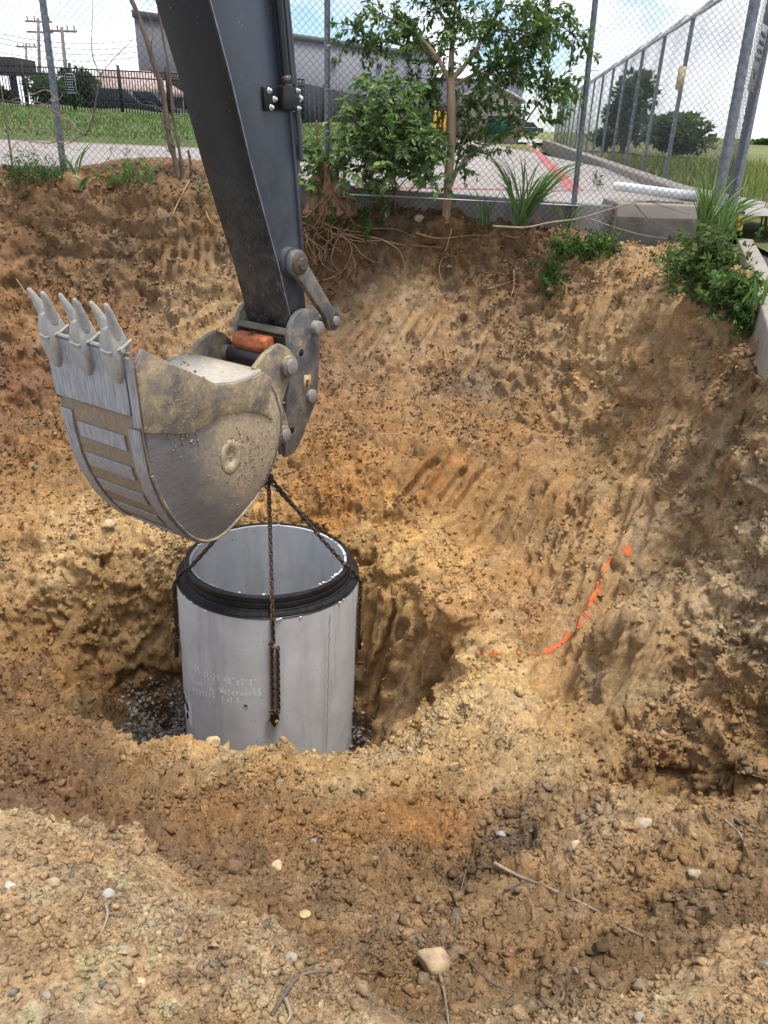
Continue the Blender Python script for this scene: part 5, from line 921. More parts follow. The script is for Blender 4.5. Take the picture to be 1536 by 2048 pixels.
def leaves(name, P_, D_, size, wid, colr, par, r, fold=.35, droop=.25, kind=None, mat=None):
    """one folded leaf per point: P_ base points, D_ directions"""
    n = len(P_); D_ = D_+r.normal(size=(n, 3))*.3; D_[:, 2] -= droop; D_ /= np.linalg.norm(D_, axis=1)[:, None]; U_ = np.cross(D_, r.normal(size=(n, 3))+np.array([0, 0, 1.2])[None]*0+np.array([0, 0, 0])); S_ = np.cross(D_, np.array([0, 0, 1.])+r.normal(size=(n, 3))*.45); S_ /= np.linalg.norm(S_, axis=1)[:, None]+1e-9; N_ = np.cross(S_, D_)
    L_ = (size*r.uniform(.65, 1.25, n))[:, None]; w_ = L_*wid; V = np.stack([P_, P_+D_*L_*.45+S_*w_*.5+N_*w_*fold*.5, P_+D_*L_-N_*L_*.12, P_+D_*L_*.45-S_*w_*.5+N_*w_*fold*.5], 1)
    cv = np.repeat(colr, 4, 0); b = (np.arange(n)*4)[:, None]; F = np.concatenate([b+np.array([0, 1, 2]), b+np.array([0, 2, 3])]); o = add(name, V.reshape(-1, 3), F, mat or LEAF, par, col=cv)
    if kind: o['kind'] = kind
    return o
def lcol(n, r, base, var=.3, tip=.12): c = np.array(base)*r.uniform(1-var, 1+var, (n, 1)); m = r.random(n) < tip; c[m] = c[m]*np.array([1.9, 1.6, 1.4]); return c
# crape-myrtle-like tree in front of the fence
r = np.random.default_rng(41); TY = 9.16; tr = thing('young_tree', tuple(atY(893, 440, TY)), 'slender tree with a smooth brown trunk and leafy crown in front of the fence', 'tree')
def lp(u, v, dy=0): return atY(u, v, TY+dy)
trunk = curve([lp(893, 446), lp(893, 415), lp(897, 350), lp(903, 280), lp(903, 215), lp(901, 160)], 26); g = G(); rad = np.interp(np.linspace(0, 1, 26), [0, .08, .3, 1], [.068, .052, .047, .045]); rad = rad*(1+.06*np.sin(np.arange(26)*1.3)); g.tube(trunk, rad, 12); smoothed(g.ob('trunk', BARKP, tr), 70)
mains = [([lp(900, 165), lp(880, 125), lp(850, 85), lp(810, 50), lp(760, 30)], .03), ([lp(901, 165), lp(903, 110, .1), lp(905, 60, .2), lp(912, 0, .25), lp(920, -60, .3)], .036), ([lp(903, 160), lp(930, 130), lp(955, 95, -.1), lp(985, 50, -.15), lp(1010, 0, -.2)], .028),
         ([lp(903, 175), lp(945, 150, .2), lp(1000, 120, .3), lp(1050, 100, .35)], .018), ([lp(900, 375), lp(918, 335), lp(945, 305), lp(1000, 280), lp(1050, 250)], .022), ([lp(905, 360, .05), lp(925, 290, .1), lp(950, 240, .15), lp(975, 200, .2)], .012), ([lp(870, 110), lp(820, 95, .2), lp(760, 80, .2), lp(710, 70, .25)], .014),
         ([lp(1010, 10), lp(1060, 15), lp(1110, 40), lp(1150, 75)], .012), ([lp(905, 60, .2), lp(870, 10, .1), lp(840, -40, .1)], .02), ([lp(1040, 260), lp(1075, 210), lp(1100, 180), lp(1125, 160)], .011), ([lp(899, 230), lp(870, 200, .1), lp(840, 180, .15)], .010), ([lp(1000, 60, -.1), lp(1050, 70, -.2), lp(1090, 60, -.2)], .01), ([lp(940, 140, .1), lp(990, 150, .1), lp(1020, 150, .1)], .008)]
LP, LD = [], []
for pts, R_ in mains:
    c_ = curve(pts, 22); g = G(); g.tube(c_, np.linspace(R_, .005, 22), 7); smoothed(g.ob('branch', BARKP, tr), 70); tw = G(); nt_ = 22
    for kx in range(nt_):
        i = int(r.uniform(5, 21)); d = r.normal(size=3)+(c_[i]-c_[i-1])/np.linalg.norm(c_[i]-c_[i-1])*.7+np.array([0, 0, .25]); ln = r.uniform(.18, .48); t_ = wander(c_[i], d, ln, 7, r, .22, .05); tw.tube(t_, np.linspace(.005, .0018, 8), 4)
        for m in range(int(30*ln/.3)):
            j = r.integers(1, 8); LP.append(t_[j]+r.normal(size=3)*.012); dd = r.normal(size=3)*.8+(t_[j]-t_[j-1])/np.linalg.norm(t_[j]-t_[j-1]); LD.append(dd)
    o = tw.ob('twig', TWIG, tr, fix=False); o['kind'] = 'stuff'
LP, LD = np.array(LP), np.array(LD); keep_ = (LP[:, 2] < 2.0); LP, LD = LP[keep_], LD[keep_]
leaves('foliage', LP, LD, .068, .48, lcol(len(LP), r, (.085, .14, .052), .4, .2), tr, r, kind='stuff')
# suckering bush with big compound leaves round the stump
def fronds(par, roots, r, nl=7, L_=.42, leaf=.10, col_=(.06, .12, .03), wid=.5, stems=True, drop=.13):
    LP, LD = [], []; g = G()
    for p, d in roots:
        t_ = wander(p, d, L_*r.uniform(.7, 1.2), 10, r, .10, drop); g.tube(t_, np.linspace(.004, .0015, 11), 4)
        T_ = np.gradient(t_, axis=0); T_ /= np.linalg.norm(T_, axis=1)[:, None]; sd_ = np.cross(T_, np.array([0, 0, 1.])+r.normal(size=3)*.2); sd_ /= np.linalg.norm(sd_, axis=1)[:, None]+1e-9
        for j in np.linspace(3, 10, nl):
            i = int(j)
            for sg_ in (1, -1): LP.append(t_[i]); LD.append(sd_[i]*sg_*.9+T_[i]*.55)
        LP.append(t_[-1]); LD.append(T_[-1])
    o = g.ob('leaf_stem', plain('stem_green', (.12, .15, .05), .7), par, fix=False); o['kind'] = 'stuff'
    LP, LD = np.array(LP), np.array(LD); leaves('foliage', LP, LD, leaf, wid, lcol(len(LP), r, col_, .35, .15), par, r, fold=.25, droop=.28, kind='stuff')
r = np.random.default_rng(43); BY = 9.05; bush = thing('leafy_bush', tuple(atY(775, 410, BY)), 'dense bush with large drooping pale green leaflets between the stump and the tree', 'bush'); rts = []
for u, v, n, sp in ((790, 215, 16, 45), (760, 260, 24, 55), (810, 290, 30, 55), (745, 310, 26, 55), (800, 345, 28, 55), (700, 330, 14, 30), (840, 310, 16, 30), (770, 185, 7, 25), (720, 250, 8, 25), (850, 270, 8, 20)):
    for _ in range(n): p = atY(u+r.normal()*sp*.75, v+r.normal()*sp*.55, BY-r.uniform(-.25, .30)); rts.append((p, r.normal(size=3)*.8+np.array([0, -.4, .35])))
rts = rts+[(p+r.normal(size=3)*np.array([.10, .12, .08]), r.normal(size=3)*.8+np.array([0, -.4, .3])) for p, d in rts]
fronds(bush, rts[::2]+rts[1::4], r, 7, .27, .092, (.115, .175, .075), .55, drop=.05)
for kx in range(8): g = G(); g.tube(wander(atY(745+kx*9, 415, BY), (r.normal()*.35, 0, 1), .55, 8, r, .12), np.linspace(.012, .004, 9), 6); g.ob('stem', TWIG, bush)
rts = [(atY(600+r.normal()*14, 300+r.uniform(-20, 90), 9.1), r.normal(size=3)*.6+np.array([.2, -.3, .4])) for _ in range(26)]; b2 = thing('sapling', tuple(atY(605, 400, 9.1)), 'young leafy sucker growing between the arm and the torn stump', 'bush'); fronds(b2, rts, r, 6, .30, .11, (.11, .18, .06))
rts = [(atY(705+r.normal()*30, 400+r.normal()*18, 8.95), r.normal(size=3)*.6+np.array([0, -.4, .0])) for _ in range(22)]; b3 = thing('sapling', tuple(atY(705, 420, 8.95)), 'low dark leaf clump trailing down the bank right of the stump', 'bush'); fronds(b3, rts, r, 6, .25, .06, (.05, .10, .032))
# torn stump with roots
r = np.random.default_rng(47); st = thing('tree_stump', tuple(atY(655, 420, 9.0)), 'torn splintered tree stump with ripped roots at the top of the bank', 'tree stump'); WOOD = N('torn_wood', .9); f = WOOD.noise(1., 7, .7, vec=WOOD.vec((40, 40, 4))); WOOD.col(WOOD.mix((.10, .055, .03), (.38, .23, .12), WOOD.ramp(f, [(.3, 0.), (.72, 1.)]))); WOOD.bump(f, 1., .03); WOOD = WOOD.m
for kx in range(11):
    u0 = 628+kx*6.5; g = G(); top_ = r.uniform(335, 390) if kx not in (1, 5) else r.uniform(318, 335); pts = curve([atY(u0+(u0-655)*.45, 432, 8.98-r.uniform(0, .12)), atY(u0+r.normal()*4, 395, 9.0-r.uniform(0, .1)), atY(u0+r.normal()*7, top_, 9.02)], 10); g.tube(pts, np.linspace(r.uniform(.05, .075), r.uniform(.012, .03), 10)*(1+.2*np.sin(np.arange(10)*2+kx)), 7); g.ob('splinter', WOOD, st)
g = G(); g.tube(curve([atY(652, 375, 9.02), atY(645, 330, 9.03), atY(636, 280, 9.02), atY(633, 240, 9.0)], 14), np.linspace(.045, .006, 14)*(1+.25*np.sin(np.arange(14)*1.9)), 7); g.ob('broken_stem', WOOD, st)
for kx in range(9): g = G(); s0 = atY(r.uniform(625, 690), r.uniform(385, 425), 8.92); d = np.array([r.normal()*.9, -.5, .1-.3*r.random()]); g.tube(wander(s0, d, r.uniform(.25, .55), 9, r, .3, .1), np.linspace(.016, .004, 10), 6); g.ob('torn_root', WOOD, st)
# roots hanging out of the cut bank
def root(pix, dy, rad, mat, label, name='root', cat_='root', grp=None, par=None):
    pts = []
    for u, v in pix: p, n_, _ = snap(u, v); pts.append(p+n_*.012+np.array([0, -dy, 0]))
    g = G(); c_ = curve(pts, 8*len(pts)); g.tube(c_, np.linspace(rad, rad*.35, len(c_)), 6); o = smoothed(g.ob(name, mat, par), 70)
    if par is None: tag(o, label, cat_, grp)
    return o
rb = thing('root_tangle', tuple(snap(680, 470)[0]), 'tangle of tan torn roots fanning over the bank below the stump', 'roots')
r = np.random.default_rng(53)
for kx in range(34):
    u, v = r.uniform(605, 720), r.uniform(440, 478); a = r.uniform(-1.2, 1.2); pix = [(u, v)]; a = a+pi/2
    for _ in range(r.integers(2, 5)): a += r.normal()*.45; u += 24*cos(a)*1.3; v += 22*abs(sin(a)); pix.append((u, v))
    root(pix, r.uniform(.0, .09), r.uniform(.004, .010), ROOT if r.random() < .75 else ROOTG, None, par=rb)
for pix, lab in ([[(620,562),(660,556),(695,530),(706,490),(695,460)], 'long curved pale root arching below the stump tangle'], [[(740,470),(790,485),(840,492),(885,500)], 'straight thin root running right along the upper bank'], [[(905,458),(890,500),(880,540),(884,575)], 'pale root hanging straight down the middle of the bank'], [[(1030,535),(1028,570),(1024,595)], 'short pale root stub under the orange clay lump'],
                 [[(830,470),(880,480),(940,468),(975,470)], 'thin root along the top of the bank right of the tree'], [[(380,360),(352,420),(358,440),(374,458)], 'pale root hanging from the vine base by the arm'], [[(880,590),(870,640),(840,680)], 'thin grey root lying on the middle slope'], [[(890,690),(893,735)], 'short pale rootlet on the grey slope'], [[(1060,430),(1040,470),(1010,470)], 'dark rootlet at the right end of the kerb'], [[(770,480),(800,500),(810,540),(800,560)], 'thin hooked root below the kerb'], [[(410,425),(425,445),(447,455)], 'orange root stub beside the arm on the left bank']):
    root(pix, .02, .0075, ROOT, lab)
for pix, rad, m, lab in ([[(992,1727),(1040,1752),(1100,1778),(1180,1815),(1250,1855),(1312,1885)], .0075, DRY, 'long grey brown stick lying across the right soil mound'], [[(545,2030),(565,1990),(600,1950),(660,1945),(730,1946),(800,1944)], .0050, TWIG, 'dark bent root lying over the broken edge of the near ground'], [[(880,1945),(886,1990),(893,2046)], .006, DRY, 'pale straw stalk standing below the big boulder'], [[(935,1920),(990,1970),(1060,1985),(1180,1992)], .004, TWIG, 'thin dark root running to the right near the bottom'],
                         [[(1145,1935),(1180,1965),(1225,1980)], .005, DRY, 'short pale stick in the dark hollow at the lower right'], [[(930,1720),(925,1770),(915,1820),(914,1865)], .0032, TWIG, 'fine dark rootlet hanging down the middle mound'], [[(1440,1612),(1470,1640),(1520,1672)], .0075, TWIG, 'dark twig sticking out at the right edge of the mound'], [[(1452,1640),(1480,1668),(1492,1690)], .005, DRY, 'pale short twig at the right edge of the mound'], [[(215,1810),(218,1835),(200,1870)], .0045, ROOTG, 'short curved grey twig on the pale near ground'], [[(1010,1780),(1045,1766),(1085,1765)], .004, TWIG, 'thin arched twig beside the long stick'], [[(570,2000),(580,2030),(575,2046)], .0055, DRY, 'pale curved stick at the bottom edge'],
                         [[(1000,1500),(1035,1560)], .0, None, None], [[(1490,1545),(1536,1562)], .003, DRY, 'fine pale root in the right hollow'], [[(1095,1400),(1075,1440)], .003, DRY, 'fine pale rootlet on the lower right slope'], [[(975,575),(1020,565),(1060,548)], .006, DRY, 'pale split stick on the right bank under the creepers'], [[(30,560),(60,600),(85,570)], .006, DRY, 'pale broken stick on the left bank behind the teeth']):
    if m: root(pix, .006, rad, m, lab, 'stick' if rad > .0042 else 'rootlet', 'stick')
# dead brush, vines and weeds at the left fence
r = np.random.default_rng(59); vn = thing('vine_trunk', tuple(atY(365, 370, 9.2)), 'pair of rough twisted vine stems climbing the fence beside the arm', 'vine')
for pts, R_ in (([(362,380),(354,335),(338,275),(326,190),(302,110),(280,40),(258,-10)], .036), ([(366,378),(360,310),(346,230),(339,150),(327,80),(314,0)], .020), ([(372,376),(382,340),(376,300)], .022)):
    c_ = curve([atY(u, v, 9.22) for u, v in pts], 30); g = G(); g.tube(c_, np.linspace(R_, R_*.55, 30)*(1+.13*np.sin(np.arange(30)*1.7)+.08*r.normal(size=30)), 9); smoothed(g.ob('stem', BARK, vn), 70)
for kx in range(6): c_ = wander(atY(300+kx*10, 120+kx*35, 9.2), (r.normal(), -.1, .6), r.uniform(.2, .5), 9, r, .25); g = G(); g.tube(c_, np.linspace(.007, .002, 10), 5); g.ob('twig', TWIG, vn)
db = thing('dead_branches', tuple(atY(110, 300, 9.2)), 'bare grey dead branches caught against the left fence post', 'dead branches')
for pts, R_ in (([(170,272),(185,235),(198,170),(205,140)], .012), ([(200,150),(225,120),(260,85),(270,70)], .006), ([(200,150),(185,110),(184,60),(186,0)], .007), ([(172,268),(150,258),(120,230),(90,215),(40,205),(0,200)], .011), ([(130,275),(105,285),(80,285),(40,280)], .009), ([(30,370),(22,310),(10,230),(2,170)], .014), ([(128,272),(150,250),(110,230),(60,235)], .006), ([(125,190),(115,200),(95,180),(60,190),(20,200)], .005), ([(168,268),(140,285),(125,290)], .007), ([(60,260),(70,230),(100,240),(115,260)], .004), ([(60,370),(75,320),(62,290)], .006)):
    g = G(); g.tube(curve([atY(u, v, 9.22+r.normal()*.03) for u, v in pts], 20), np.linspace(R_, R_*.4, 20), 6); g.ob('branch', TWIG if R_ > .006 else DRY, db)
for kx in range(26): g = G(); g.tube(wander(atY(r.uniform(20, 130), r.uniform(200, 330), 9.2), r.normal(size=3)*np.array([1, .2, 1]), r.uniform(.2, .5), 9, r, .35), np.linspace(.0035, .0012, 10), 4); g.ob('twig', DRY, db)
def weed(name, u, v, wdt, hgt_, n, size, Yd, label, base=(.07, .13, .04), cat_='weeds', wid=.42, seed=1, spread_y=.18, on_soil=False):
    r = np.random.default_rng(seed); t = thing(name, tuple(atY(u, v, Yd)), label, cat_); g = G(); LP, LD = [], []; px = Yd*.93/FPX
    for _ in range(n):
        b = snap(u+r.uniform(-wdt, wdt)*.8, v+abs(r.normal())*hgt_*.35)[0] if on_soil else atY(u+r.uniform(-wdt, wdt)*.8, v+r.normal()*4, Yd+r.uniform(-spread_y, spread_y)); d = np.array([r.normal()*.5, r.normal()*.4, 1.]); L_ = hgt_*px*r.uniform(.45, 1.15); t_ = wander(b, d, L_, 8, r, .2, .04); g.tube(t_, np.linspace(.003, .001, 9), 4)
        for m in range(int(L_/.014)): j = r.integers(1, 9); LP.append(t_[j]+r.normal(size=3)*.01); LD.append(r.normal(size=3)+np.array([0, -.2, .3]))
    o = g.ob('stem', plain('weed_stem', (.10, .13, .05), .8), t, fix=False); o['kind'] = 'stuff'; LP, LD = np.array(LP), np.array(LD); leaves('foliage', LP, LD, size, wid, lcol(len(LP), r, base, .4, .15), t, r, kind='stuff'); return t
weed('weed_clump', 75, 362, 70, 55, 70, .036, 9.05, 'dark small-leaved weeds under the left fence post', (.05, .095, .028), seed=61)
weed('weed_clump', 262, 366, 50, 62, 42, .036, 9.08, 'pale green leafy weeds in front of the fence left of the vine', (.10, .175, .06), seed=62)
weed('weed_clump', 418, 388, 16, 40, 14, .03, 9.05, 'small pale weeds at the left edge of the arm', (.10, .16, .06), seed=63)
weed('weed_clump', 1170, 492, 75, 42, 120, .05, 8.7, 'green creeping weeds hanging over the bank below the kerb', (.055, .11, .03), seed=64, on_soil=True)
weed('weed_clump', 1110, 560, 26, 62, 40, .04, 8.55, 'trailing weeds drooping down the bank left of the creepers', (.05, .10, .028), seed=65, on_soil=True)
weed('weed_clump', 1400, 535, 65, 85, 120, .055, 7.2, 'thick broad-leaved weeds by the corner of the kerb', (.085, .125, .045), wid=.6, seed=66, on_soil=True)
weed('weed_clump', 1455, 590, 48, 75, 85, .052, 6.2, 'bright weeds spilling over the pale kerb on the right', (.08, .135, .045), wid=.6, seed=67, on_soil=True)
weed('weed_clump', 1490, 640, 25, 50, 40, .045, 5.6, 'low sprouts at the foot of the pale right kerb', (.075, .15, .04), seed=68, on_soil=True)
weed('weed_clump', 1196, 370, 14, 22, 10, .05, 12.5, 'tiny weed tuft growing along the side fence kerb', (.09, .13, .04), seed=69)
weed('weed_clump', 20, 372, 40, 30, 30, .03, 9.05, 'dry olive weeds at the left picture edge', (.09, .10, .045), seed=70)
def tuft(name, u, v, hpx, n, Yd, label, seed, col_=(.12, .19, .07), wpx=9., spread=1., lean=0.):
    r = np.random.default_rng(seed); base = atY(u, v, Yd); px = Yd*.93/FPX; V, F, cv = [], [], []; b0 = 0
    for _ in range(n):
        L_ = hpx*px*r.uniform(.55, 1.2); a = r.uniform(0, 2*pi); d = np.array([cos(a)*.5*spread+lean, sin(a)*.35*spread, 1.]); d /= np.linalg.norm(d); p = base+np.array([r.normal()*.03, r.normal()*.03, 0]); w_ = wpx*px*r.uniform(.5, 1.); sdv = np.cross(d, r.normal(size=3)); sdv /= np.linalg.norm(sdv); c_ = np.array(col_)*r.uniform(.65, 1.4); m = 9
        cur = d.copy(); hz = np.array([d[0], d[1], 0]); hz /= np.linalg.norm(hz)+1e-6
        for j in range(m+1):
            f = j/m; wj = w_*(.55+.45*sin(pi*min(f*1.1, 1)))*(1-f**3)+.0004; nl_ = np.cross(sdv, cur); V += [p+sdv*wj/2+nl_*wj*.2, p, p-sdv*wj/2+nl_*wj*.2]; cv += [c_]*3
            if j: q0 = b0+3*(j-1); F += [(q0, q0+1, q0+4, q0+3), (q0+1, q0+2, q0+5, q0+4)]
            cur = cur+hz*.13*f*spread-np.array([0, 0, .24])*f*f*1.5; cur /= np.linalg.norm(cur); p = p+cur*L_/m
        b0 += 3*(m+1)
    o = add(name, V, np.array(F), LEAF, None, True, col=np.array(cv)); return tag(o, label, 'grass')
tuft('tall_grass', 1040, 450, 165, 70, 9.02, 'tall bright broad-bladed grass clump in front of the fence right of the tree', 72, wpx=5.5, lean=.12)
tuft('tall_grass', 965, 450, 75, 16, 9.05, 'short pale grass clump beside the tall one right of the tree', 73, wpx=4, spread=.5)
tuft('tall_grass', 1405, 475, 150, 110, 8.4, 'arching grass clump at the right corner post', 74, wpx=4.5, lean=.35)
tuft('tall_grass', 1440, 480, 110, 36, 8.0, 'grass leaning over the yellow tool case on the right', 75, wpx=4, lean=.45)
tuft('tall_grass', 148, 350, 75, 8, 9.0, 'few broad grass blades rising behind the orange clod', 76, wpx=6, spread=.9)
tuft('tall_grass', 1495, 610, 75, 9, 5.6, 'bright grass blades arching over the pale kerb', 77, wpx=12, col_=(.16, .27, .07), lean=.4)
tuft('tall_grass', 1130, 455, 60, 10, 9.0, 'little grass tuft by the foot of the third fence post', 78, wpx=5)
tuft('tall_grass', 160, 378, 40, 6, 8.95, 'low grass blades on the bank edge near the orange clod', 79, wpx=9, spread=1.6)
stone(130, 362, 36, (.42, .24, .12), 'upright orange clod standing on the top of the left bank', 24, 'soil_clod', 'clod', flat=1.5); stone(155, 368, 34, (.40, .23, .12), 'second orange clod right beside the upright one on the left bank', 25, 'soil_clod', 'clod', flat=1.2)
bn = thing('fallen_branch', tuple(atY(1220, 440, 8.8)), 'fallen bare branch with forked twigs lying over the kerb on the right', 'fallen branch')
for pts, R_ in (([(985,452),(1050,455),(1100,445),(1160,437),(1215,420),(1270,405),(1320,400)], .013), ([(1180,438),(1230,455),(1285,470),(1340,478)], .009), ([(1270,408),(1300,440),(1350,465),(1400,470)], .007), ([(1240,460),(1265,480),(1295,505)], .005), ([(1215,425),(1260,448),(1330,440),(1400,445)], .005), ([(1258,466),(1262,490),(1275,495)], .003), ([(1275,472),(1310,480),(1330,500)], .004), ([(1300,403),(1350,420),(1380,430)], .005)):
    g = G(); g.tube(curve([atY(u, v, 8.75) for u, v in pts], 20), np.linspace(R_, R_*.4, 20), 6); g.ob('branch', DRY if R_ > .008 else TWIG, bn)
# field weeds at the right, as one mass
r = np.random.default_rng(83); n = 3500; fx = r.uniform(4.6, 16, n); fy = r.uniform(9.5, 40, n); ok = fx > 4.6+(fy-10)*.16; fx, fy = fx[ok], fy[ok]; n = len(fx); fp = np.stack([fx, fy, fldz(fx, fy)], 1); V = []
hh_ = r.uniform(.2, .6, n)[:, None]; sdv = r.normal(size=(n, 3)); sdv[:, 2] = 0; sdv *= (.03/np.linalg.norm(sdv, axis=1))[:, None]; tp = fp+np.stack([r.normal(0, .15, n), r.normal(0, .15, n), np.ones(n)], 1)*hh_
V = np.stack([fp-sdv, fp+sdv, tp], 1).reshape(-1, 3); o = add('field_grass', V, np.arange(3*n).reshape(-1, 3), LEAF, col=np.repeat(np.array([.19, .20, .07])*r.uniform(.6, 1.5, (n, 1)), 3, 0)); tag(o, kind='stuff')
# ------------------------------------------------------------------ behind: iron fence, buildings, poles, cars, trees
BLK = plain('black_iron', (.012, .012, .014), .5, .2, .2)
def el(u, v, Yd): return atY(u, v, Yd)
ifn = thing('iron_fence', (-10, 33, 0), 'black iron picket fence along the top of the grass bank', 'fence'); i0 = el(-40, 221, 33.5); i1 = el(610, 252, 33.5); n = 118; g = G(); g.box((0, 0, .78), (.028, .028, 1.56)); pk = mesh('picket', np.concatenate(g.V), g.F, BLK)
for kx in range(n): p = interp2(i0, i1, kx/(n-1)); inst('picket', pk, ifn, Matrix.Translation(Vector(p)))
for kx in range(0, n, 17): p = interp2(i0, i1, (kx+.5)/(n-1)); g = G(); g.box((p[0], p[1], p[2]+.86), (.09, .09, 1.8)); g.ob('post', BLK, ifn)
for hz_ in (.12, 1.35, 1.58): g = G(); g.tube([i0+up_*hz_, i1+up_*hz_], .022, 4); g.ob('rail', BLK, ifn)
pf = thing('privacy_fence', tuple(el(660, 255, 36)), 'black board screen fence in front of the grey warehouse', 'fence'); p0, p1 = el(560, 250, 32), el(770, 266, 46)
for kx in range(26):
    a, b = interp2(p0, p1, kx/26), interp2(p0, p1, (kx+.93)/26); g = G(); d = (b-a); nrm = np.array([-d[1], d[0], 0]); nrm /= np.linalg.norm(nrm); f = lambda x, z, w_: a+d*x+up_*z+nrm*w_; g.prism([(0, -.3), (1, -.3), (1, 1.52+.02*(kx % 2)), (0, 1.52)], f, 0, .03); g.ob('board', plain('board_black', (.022, .023, .026), .7, 0, .3, 4) if kx == 0 else bpy.data.materials['board_black'], pf)
for kx in range(7): a = interp2(p0, p1, kx/6); g = G(); g.box((a[0], a[1]-.05, a[2]+.75), (.06, .06, 1.75)); g.ob('post', BLK, pf)
BW = plain('warehouse_wall', (.19, .19, .205), .85, 0, .05, .5); BW2 = plain('warehouse_pale', (.27, .27, .29), .85, 0, .05, .5); ROOFG = plain('roof_trim', (.10, .105, .10), .6)
wh = thing('warehouse', tuple(el(600, 245, 58)), 'long pale grey flat-roofed warehouse behind the fences', 'building')
A0, A1 = el(268, 34, 50), el(868, 119, 71); zt_ = (A0[2]+A1[2])/2; dW = np.array([A1[0]-A0[0], A1[1]-A0[1], 0]); LW = np.linalg.norm(dW); dW /= LW; nW_ = np.array([A0[0]+9, A0[1], 0]); nW_ /= np.linalg.norm(nW_)
fW = lambda a, b_, w_: np.array([A0[0], A0[1], 0])+dW*a+up_*b_+nW_*w_
g = G(); g.prism([(0, -1.2), (LW, -1.2), (LW, zt_), (0, zt_)], fW, 0, 25); g.ob('wall', BW, wh); g = G(); g.prism([(-.1, zt_), (LW+.1, zt_), (LW+.1, zt_+.35), (-.1, zt_+.35)], fW, -.12, 25.1); g.ob('roof_trim', ROOFG, wh)
for a in np.linspace(6, LW-2, 5): g = G(); g.prism([(a, zt_-1.0), (a+.5, zt_-1.0), (a+.5, zt_-.7), (a, zt_-.7)], fW, -.25, -.02); g.ob('wall_lamp', ROOFG, wh)
for a in np.linspace(4, LW-3, 6): g = G(); g.prism([(a, -1), (a+.06, -1), (a+.06, zt_), (a, zt_)], fW, -.02, .01); g.ob('panel_joint', BW2, wh)
g = G(); g.prism([(.8, zt_-3.3), (5.5, zt_-3.3), (5.5, zt_-2.5), (.8, zt_-2.5)], fW, -1.6, -.02); g.ob('entrance_canopy', plain('canopy_dark', (.06, .05, .05), .6), wh)
g = G(); g.prism([(1.2, -.6), (2.2, -.6), (2.2, zt_-3.32), (1.2, zt_-3.32)], fW, -.05, .0); g.ob('door', plain('door_pale', (.55, .56, .58), .3), wh)
g = G(); g.prism([(3.0, -.6), (5.2, -.6), (5.2, zt_-3.32), (3.0, zt_-3.32)], fW, -.05, .0); g.ob('window', plain('glass_dark', (.05, .06, .07), .15), wh)
an = thing('warehouse_annex', tuple(el(950, 240, 82)), 'lower pale grey flat building right of the tree trunk', 'building'); a0, a1 = el(862, 158, 80), el(1045, 166, 82)
g = G(); g.box(((a0[0]+a1[0])/2, 84, (a0[2]-1)/2), (a1[0]-a0[0], 6, a0[2]+1)); g.ob('wall', BW, an); g = G(); g.box(((a0[0]+a1[0])/2, 84, a0[2]+.1), (a1[0]-a0[0]+.3, 6.3, .2)); g.ob('roof_trim', ROOFG, an)
g = G(); g.box((a1[0]-3.2, 80.96, .9), (1.1, .08, 2.6)); g.ob('door', BW2, an)
hs = thing('tan_house', tuple(el(985, 245, 75)), 'tan building with a low gable roof behind the tree', 'building'); h0, hm, h1 = el(925, 190, 74), el(985, 163, 74), el(1042, 192, 74)
g = G(); zc = h0[2]; g.prism([(h0[0], -1), (h1[0], -1), (h1[0], zc), (hm[0], hm[2]-.15), (h0[0], zc)], lambda a, b_, w_: np.array([a, 74+w_, b_]), 0, 5.5); g.ob('wall', plain('tan_stucco', (.38, .335, .29), .9, 0, .08, 1), hs)
for sg_, xa in ((1, h1[0]), (-1, h0[0])): g = G(); g.prism([(hm[0], hm[2]), (xa+.4*sg_, zc-.2), (xa+.4*sg_, zc-.45), (hm[0], hm[2]-.25)], lambda a, b_, w_: np.array([a, 73.6+w_, b_]), 0, 6.2); g.ob('roof', plain('roof_pale', (.42, .40, .37), .8) if sg_ > 0 else bpy.data.materials['roof_pale'], hs)
g = G(); g.box((hm[0]-.3, 73.97, hm[2]-1.6), (.7, .06, .5)); g.ob('vent', ROOFG, hs)
ac = thing('rooftop_unit', tuple(el(845, 108, 66)), 'grey green air conditioning unit on the warehouse roof behind the crown', 'air conditioner'); c_ = el(846, 103, 68); g = G(); g.box(c_, (1.6, 1.2, 1.2)); g.ob('cabinet', plain('unit_grey', (.26, .29, .27), .7), ac, bevel=.03)
for kx in range(7): g = G(); g.box(c_+np.array([-.6+kx*.2, -.62, 0]), (.06, .04, .9)); g.ob('louvre', ROOFG, ac)
pv = thing('pavilion', tuple(el(240, 205, 48)), 'open pavilion with a low pink tiled hip roof behind the iron fence', 'pavilion'); q0, q1 = el(178, 172, 46), el(322, 178, 46); qt0, qt1 = el(205, 140, 49), el(300, 142, 49); qd = 5.
g = G(); g.put([q0, q1, q1+np.array([0, qd, 0]), q0+np.array([0, qd, 0]), qt0, qt1, q0-up_*.25, q1-up_*.25, q1+np.array([0, qd, -.25]), q0+np.array([0, qd, -.25])], [(0, 1, 5, 4), (1, 2, 5), (2, 3, 4, 5), (3, 0, 4), (6, 7, 1, 0), (7, 8, 2, 1), (8, 9, 3, 2), (9, 6, 0, 3), (9, 8, 7, 6)]); g.ob('roof', plain('roof_pink', (.44, .33, .28), .85, 0, .15, 2), pv)
for f in (.03, .35, .66, .97):
    for dy in (.2, qd-.2): p = interp2(q0, q1, f); g = G(); g.box((p[0], p[1]+dy, (p[2]-.25)/2-.1), (.18, .18, p[2]+.2)); g.ob('post', ROOFG, pv)
g = G(); g.box(interp2(q0, q1, .15)+np.array([0, 3, -.9]), (3, .8, .9)); g.ob('counter', ROOFG, pv)
